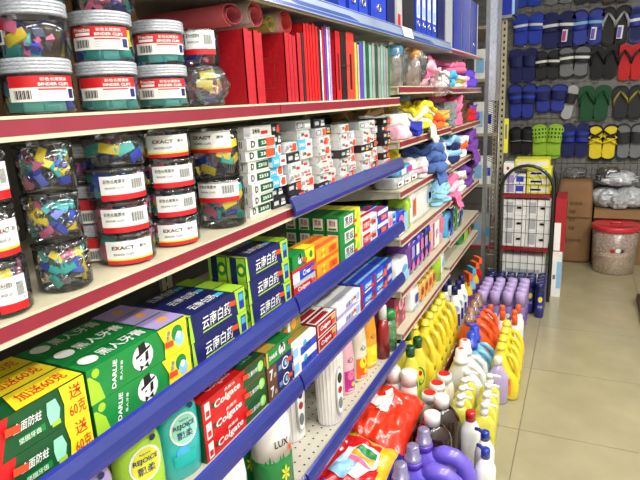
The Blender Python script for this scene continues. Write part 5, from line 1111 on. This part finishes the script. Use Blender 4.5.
for k in range(4): mb.tube([(-.57+.02*k, .006, .12), (-.57+.02*k, .006, .97)], .0018, STEEL, 5)
for k in range(9): mb.tube([(-.60, .004, .14+.1*k), (-.505, .004, .14+.1*k)], .0018, STEEL, 5)
link('wire_grid', mb.mesh('wire_grid'), e)
e = empty('display_rack', 'cream perforated angle-steel rack beyond the shelving bays', 'rack', (0, 4.10, 0))
for (px, py, nm) in ((-.535, 0, 1), (-.72, 1.0, 0), (-1.0, 0, 0), (-1.0, 1.0, 0)):
    mb = MB().box(px, px+.036, py, py+.004, 0, 1.93, POSTM).box(px, px+.004, py+.004, py+.036, 0, 1.93, POSTM)
    for k in range(46): mb.box(px+.012, px+.024, py-.0008, py-.0001, .05+.041*k, .068+.041*k, P('black'))
    link('post', mb.mesh('post'), e)
for k, z in enumerate((.33, .80, 1.17, 1.55, 1.90)):
    mb = MB().box(-.995, -.68, .005, 1.03, z-.02, z, PL('crimson') if k == 0 else POSTM).box(-.68, -.535, .005, .12, z-.02, z, PL('crimson') if k == 0 else POSTM); link('shelf_deck', mb.mesh('shelf_deck'), e)
link('top_plate', MB().box(-.58, -.47, -.03, .15, 1.9305, 1.950, STEEL).mesh('top_plate'), e)
def carton(name, lab, x0, x1, y0, y1, z, h, mat, prints=(), cat='box', group=None, texts=()):
    mb = MB().box(0, x1-x0, 0, y1-y0, 0, h, mat); f = fE(-.0008); t = MB()
    for p in prints:
        if p[0] == 'r': rect(mb, f, p[1]*(x1-x0), p[2]*(x1-x0), p[3]*h, p[4]*h, P(p[5]))
        if p[0] == 'd': disc(mb, f, p[1]*(x1-x0), p[2]*h, p[3], p[4], P(p[5]))
    for p in texts: t.text(p[0], fE(-.0016), p[1]*(x1-x0), p[2]*h, p[3]*h, p[4]*(x1-x0), P(p[5]))
    o = tag(link(name, mb.mesh(name), None, (x0, y0, z+.0005)), lab, cat, group)
    if t.v: link('lettering', t.mesh('lettering'), o)
    return o
carton('storage_box', 'deep blue box on top of the cream perforated post', -.60, -.455, 4.085, 4.30, 1.9505, .30, PL('royal'), [('r', .88, 1, 0, 1, 'lblue')])
RK = [(.33, .24, 'lgrey', 'cyan', 'grey and cyan pack on the red rack deck'), (.80, .20, 'white', 'blue', 'white pack with blue band on the second rack deck'), (1.17, .22, 'white', 'royal', 'white pack with royal blue mark on the third rack deck'), (1.55, .2, 'white', 'navy', 'white and navy pack on the fourth rack deck')]
for k, (z, h, a, b, lb) in enumerate(RK): carton('boxed_pack', lb, -.72, -.585, 4.13, 4.22, z, h, P(a), [('r', .55, .95, .3, .6, b), ('r', .1, .5, .2, .7, 'lblue')], 'box', 'packs on the steel rack')
tg = MB().box(0, .03, 0, .002, 0, .24, P('lemon')); rect(tg, fE(-.0006), .008, .022, .1, .2, P('grey'))
tag(link('hang_tag_strip', tg.mesh('hang_tag_strip'), None, (-.500, 4.095, 1.03)), 'yellow-green tag strip hanging on the perforated post', 'tag')

# ------------------------------------------------------------------ arched wire display cart
CARTM = M('dark_green_tube', (20,30,26), .35, coat=.4)
e = empty('wire_cart', 'dark arched wire cart with red trays at the end of the aisle', 'cart', (0, 0, 0))
x0, x1, xm = -.487, -.148, -.3175; rx = (x1-x0)/2
for yy in (3.935, 4.33):
    pts = [(x0, yy, 0)]+[(x0, yy, z) for z in (.25, .5, .78)]+[(xm-rx*math.cos(a), yy, .785+.175*math.sin(a)) for a in [PI*k/14 for k in range(1, 14)]]+[(x1, yy, z) for z in (.78, .5, .25, 0)]
    link('arch_frame', MB().tube(pts, .0115, CARTM, 8).mesh('arch_frame'), e)
    mb = MB()
    for k in range(1, 7):
        xx = x0+(x1-x0)*k/7; zt = .785+.175*math.sqrt(max(0, 1-((xx-xm)/rx)**2)); mb.tube([(xx, yy, .06), (xx, yy, zt if k in (1, 6) else .83)], .0022, CARTM, 5)
    for z in (.06, .16, .27, .385, .49, .585, .68, .765, .83): mb.tube([(x0, yy, z), (x1, yy, z)], .0022, CARTM, 5)
    for q in (.55, .3): mb.tube([(xm-rx*q*math.cos(a), yy, .83+.175*q*math.sin(a)) for a in [PI*k/10 for k in range(11)]], .0022, CARTM, 5)
    link('wire_grid', mb.mesh('wire_grid'), e)
for z in (.055, .385, .765):
    mb = MB().box(x0+.012, x1-.012, 3.95, 4.315, z-.004, z, PL('crimson')).box(x0+.012, x1-.012, 3.948, 3.952, z-.028, z, PL('crimson')).box(x1-.014, x1-.010, 3.95, 4.315, z-.028, z+.03, PL('crimson'))
    link('tray', mb.mesh('tray'), e)
TB = [('r', .1, .42, .15, .85, 'lgrey'), ('r', .55, .9, .3, .7, 'paper'), ('r', .6, .8, .4, .55, 'lgrey')]
for r in range(3):
    for c2 in range(2): carton('tissue_box', 'white tissue box behind the wire grid, %s of the %s pair' % (['left', 'right'][c2], ['bottom', 'middle', 'top'][r]), -.468+.152*c2, -.320+.152*c2, 3.962, 4.16, .3855+.112*r, .110, P('white'), TB, 'box', 'tissue boxes in the cart')
for r in range(2):
    carton('tissue_pack', 'white and violet pack on the upper tray, %s one' % ['lower', 'upper'][r], -.468, -.330, 3.962, 4.12, .7655+.066*r, .065, P('white'), [('r', .1, .45, .1, .9, 'lilac'), ('r', .55, .9, .2, .8, 'blue')], 'pack', 'packs on the upper tray')
for r in range(3):
    carton('yellow_box', 'yellow and white flat box on the upper tray, %s layer' % ['bottom', 'middle', 'top'][r], -.322, -.170, 3.962, 4.16, .7655+.056*r, .055, P('lemon'), [('r', .1, .9, .2, .75, 'white'), ('r', .15, .6, .35, .6, 'yellow')], 'box', 'yellow boxes on the upper tray')
carton('yellow_box', 'long yellow and cream box lying on top of the yellow stack', -.405, -.185, 3.985, 4.16, .9345, .062, P('lemon'), [('r', .06, .94, .2, .8, 'cream')], 'box')
carton('white_box', 'small white box with red spot left of the long yellow box', -.480, -.410, 3.985, 4.10, .8975, .075, P('white'), [('d', .4, .5, .01, .012, 'red')], 'box')
carton('boxed_pack', 'flat white pack on the bottom tray of the cart', -.465, -.185, 3.965, 4.25, .0555, .26, P('white'), [('r', .1, .9, .5, .62, 'lgrey'), ('r', .1, .6, .2, .3, 'lgrey')], 'box')
carton('boxed_pack', 'white and pale blue box standing behind the cart on its right', -.135, -.075, 4.05, 4.40, 0, .33, P('white'), [('r', .5, 1, .2, .8, 'lblue'), ('r', .1, .4, .4, .5, 'grey')], 'box')
carton('boxed_pack', 'red box above the pale blue one right of the cart', -.135, -.065, 4.08, 4.38, .331, .38, P('crimson'), [('r', 0, .6, .02, .55, 'white')], 'box')
tag(link('plate_pack', crumple(.06, .06, 12, P('lblue'), .12).mesh('plate_pack'), None, (-.32, 4.24, .766)), 'pale blue wrapped bundle at the back of the upper tray', 'pack')

# ------------------------------------------------------------------ cartons, bags and bucket at the back
BOARD2 = M('kraft_carton', (136,102,66), .85, var=.12, scale=6, bump=.15)
mb = MB().loft([(0, .135, .15, 0, 0, 7), (.03, .142, .158, 0, 0, 7), (.35, .14, .155, .004, 0, 7), (.62, .136, .15, 0, 0, 7), (.68, .128, .14, 0, 0, 6), (.70, .11, .12, 0, 0, 5)], BOARD2, 32, True, True, .02, 4)
co = tag(link('kraft_carton', mb.mesh('kraft_carton'), None, (-.022, 5.12, .0005)), 'tall bulging kraft carton with dark print right of the cart', 'carton')
for k, q in enumerate(['产品合格', '数量', '箱号', '重量', '轻放防潮']): link('lettering', MB().text(q, fE(-.163), -.01 if k not in (0, 4) else .0, .52-.07*k if k < 4 else .20, .026, .05 if k in (1, 2, 3) else .13, P('brown')).mesh('lettering'), co)
tp = MB(); rect(tp, fE(-.1625), -.132, .132, .395, .402, P('brown')); link('seam', tp.mesh('seam'), co)
for x, z, R, H, sd, mt, lb in ((-.03, .703, .09, .09, 21, FILM, 'clear film bag with yellow edge on the tall kraft carton'), (.22, .66, .09, .14, 22, clear_mat('grey_film', (150,150,150), .08, .2, .35, (120,120,120)), 'smoky grey film bag between the carton and the wall')): tag(link('plastic_bag', crumple(R, H, sd, mt, .25).mesh('plastic_bag'), None, (x, 5.18, z)), lb, 'bag')
mb = MB().box(.135, .56, 4.99+.03, 5.33, 0, .46, BOARD2)
mb.add([(.135, 5.02, .46), (.56, 5.02, .46), (.57, 4.96, .40), (.13, 4.96, .40)], [(0,1,2,3)], BOARD2)
tag(link('kraft_carton', mb.mesh('kraft_carton'), None, (0, 0, .0005)), 'wide kraft carton behind the lidded bucket', 'carton')
WBAG = clear_mat('white_film', (235,238,242), .08, .2, .7, (222,226,230))
for k, (x, y, z, R, H, sd, lb) in enumerate([(.22, 5.16, .463, .115, .16, 31, 'white film bag on the wide carton, left of the pile'), (.40, 5.16, .463, .12, .17, 32, 'white film bag on the wide carton, right of the pile'), (.285, 5.20, .640, .15, .12, 33, 'long white film bag lying on top of the pile'), (.31, 5.06, .463, .07, .11, 34, 'small grey-green bundle in front of the film bags')]):
    tag(link('plastic_bag', crumple(R, H, sd, WBAG if k < 3 else FB('lgrey'), .28).mesh('plastic_bag'), None, (x, y, z)), lb, 'bag', 'bags on the wide carton')
tag(link('dark_bundle', crumple(.06, .10, 36, FB('brown'), .3).mesh('dark_bundle'), None, (.53, 5.08, .463)), 'dark brown bundle at the right end of the carton', 'bundle')
# bucket
bx, by = .292, 4.83
tub = clear_mat('bucket_plastic', (250,246,242), .04, .25, .30, (246,222,208))
mb = MB().loft([(0, .142, .142), (.006, .150, .150), (.20, .158, .158), (.355, .166, .166)], tub, 36)
bo = tag(link('lidded_bucket', mb.mesh('lidded_bucket'), None, (bx, by, .0005)), 'translucent round bucket with a red lid on the floor', 'bucket')
mb = MB().loft([(.345, .172, .172), (.352, .178, .178), (.380, .178, .178), (.386, .174, .174), (.388, .160, .160), (.382, .150, .150), (.384, .05, .05)], M('lid_red', (206,44,58), .3, coat=.4), 36)
lo = link('lid', mb.mesh('lid'), bo)
link('lid_knob', MB().tube([(-.04, 0, .386), (-.03, 0, .398), (.03, 0, .398), (.04, 0, .386)], .008, M('lid_red'), 8).mesh('lid_knob'), lo)
lm = MB(); f = lambda u, v: (.162*math.sin(u/.162), -.162*math.cos(u/.162)-.0006, v)
disc(lm, f, -.02, .20, .018, .016, P('crimson')); disc(lm, f, .02, .205, .020, .018, P('white')); disc(lm, f, .048, .20, .014, .015, P('dark')); 
link('printed_label', lm.mesh('printed_label'), bo)
ri = link('rice', MB().loft([(.004, .146, .146), (.10, .150, .150), (.125, .14, .14), (.13, .06, .06)], M('rice_grain', (240,228,204), .8, var=.15, scale=120, bump=.4), 30).mesh('rice'), None, (bx, by, .0005)); ri['kind'] = 'stuff'; tag(ri, 'pale rice filling the lower part of the bucket', 'rice')
# right side of the aisle: low board with a red sack, mostly outside the frame
tag(link('floor_board', MB().box(.412, 1.2, 2.6, 4.14, 0, .05, M('brown_board', (92,66,44), .7, var=.15, scale=8)).box(.43, 1.19, 2.62, 4.12, .05, .07, M('brown_board')).mesh('floor_board'), None, (0, 0, .0005)), 'low brown floor board along the right edge of the aisle', 'board')
tag(link('red_sack', crumple(.12, .16, 51, FB('red'), .18, 28, 14).mesh('red_sack'), None, (.545, 3.99, .071)), 'red woven sack on the low board at the right edge', 'sack')

# ------------------------------------------------------------------ clothes hanging over the edges of the towel shelves
def drape(lab, y0, y1, z, dz, col, seed, x=-.655, out=.055):
    """a garment half lying on the deck, half hanging in front of its edge"""
    L = y1-y0; path = [(x-.06, z+.012), (x, z+.020), (-.625, z+.022), (-.606, z+.014), (-.600, z-.02), (-.600+out*.15, z-dz*.6), (-.600+out*.2, z-dz)]
    def pt(u, v):
        k = v*(len(path)-1); i = min(int(k), len(path)-2); f = k-i
        px = path[i][0]*(1-f)+path[i+1][0]*f; pz = path[i][1]*(1-f)+path[i+1][1]*f
        r = noise.noise((u*5+seed, v*2, 0)); 
        return (px+.016*(r+.5)*min(1, v*2), y0+L*(u+.05*noise.noise((u*3, v*4, seed))*v), pz+(.016*(r+.5) if v < .5 else .02*noise.noise((u*4, seed, 3))*v))
    mb = MB().grid(pt, 26, 18, FB(col))
    mb.grid(lambda u, v: (lambda p: (p[0]-.004, p[1], p[2]-.004))(pt(1-u, v)), 26, 18, FB(col))
    tag(link('garment', mb.mesh('garment'), None, (0, 0, 0)), lab, 'garment', 'garments hanging over shelf edges')
drape('denim blue garment hanging over the third towel shelf edge', 2.50, 2.66, B3+.005, .055, 'denim', 3)
drape('pale yellow towel corner hanging over the second towel shelf edge', 2.40, 2.50, B2+.002, .04, 'cream', 6)
drape('rose towel corner hanging over the fourth shelf edge', 2.96, 3.10, .885, .05, 'pink', 9)
drape('violet garment hanging over the third shelf end', 3.46, 3.62, 1.085, .06, 'violet', 12)
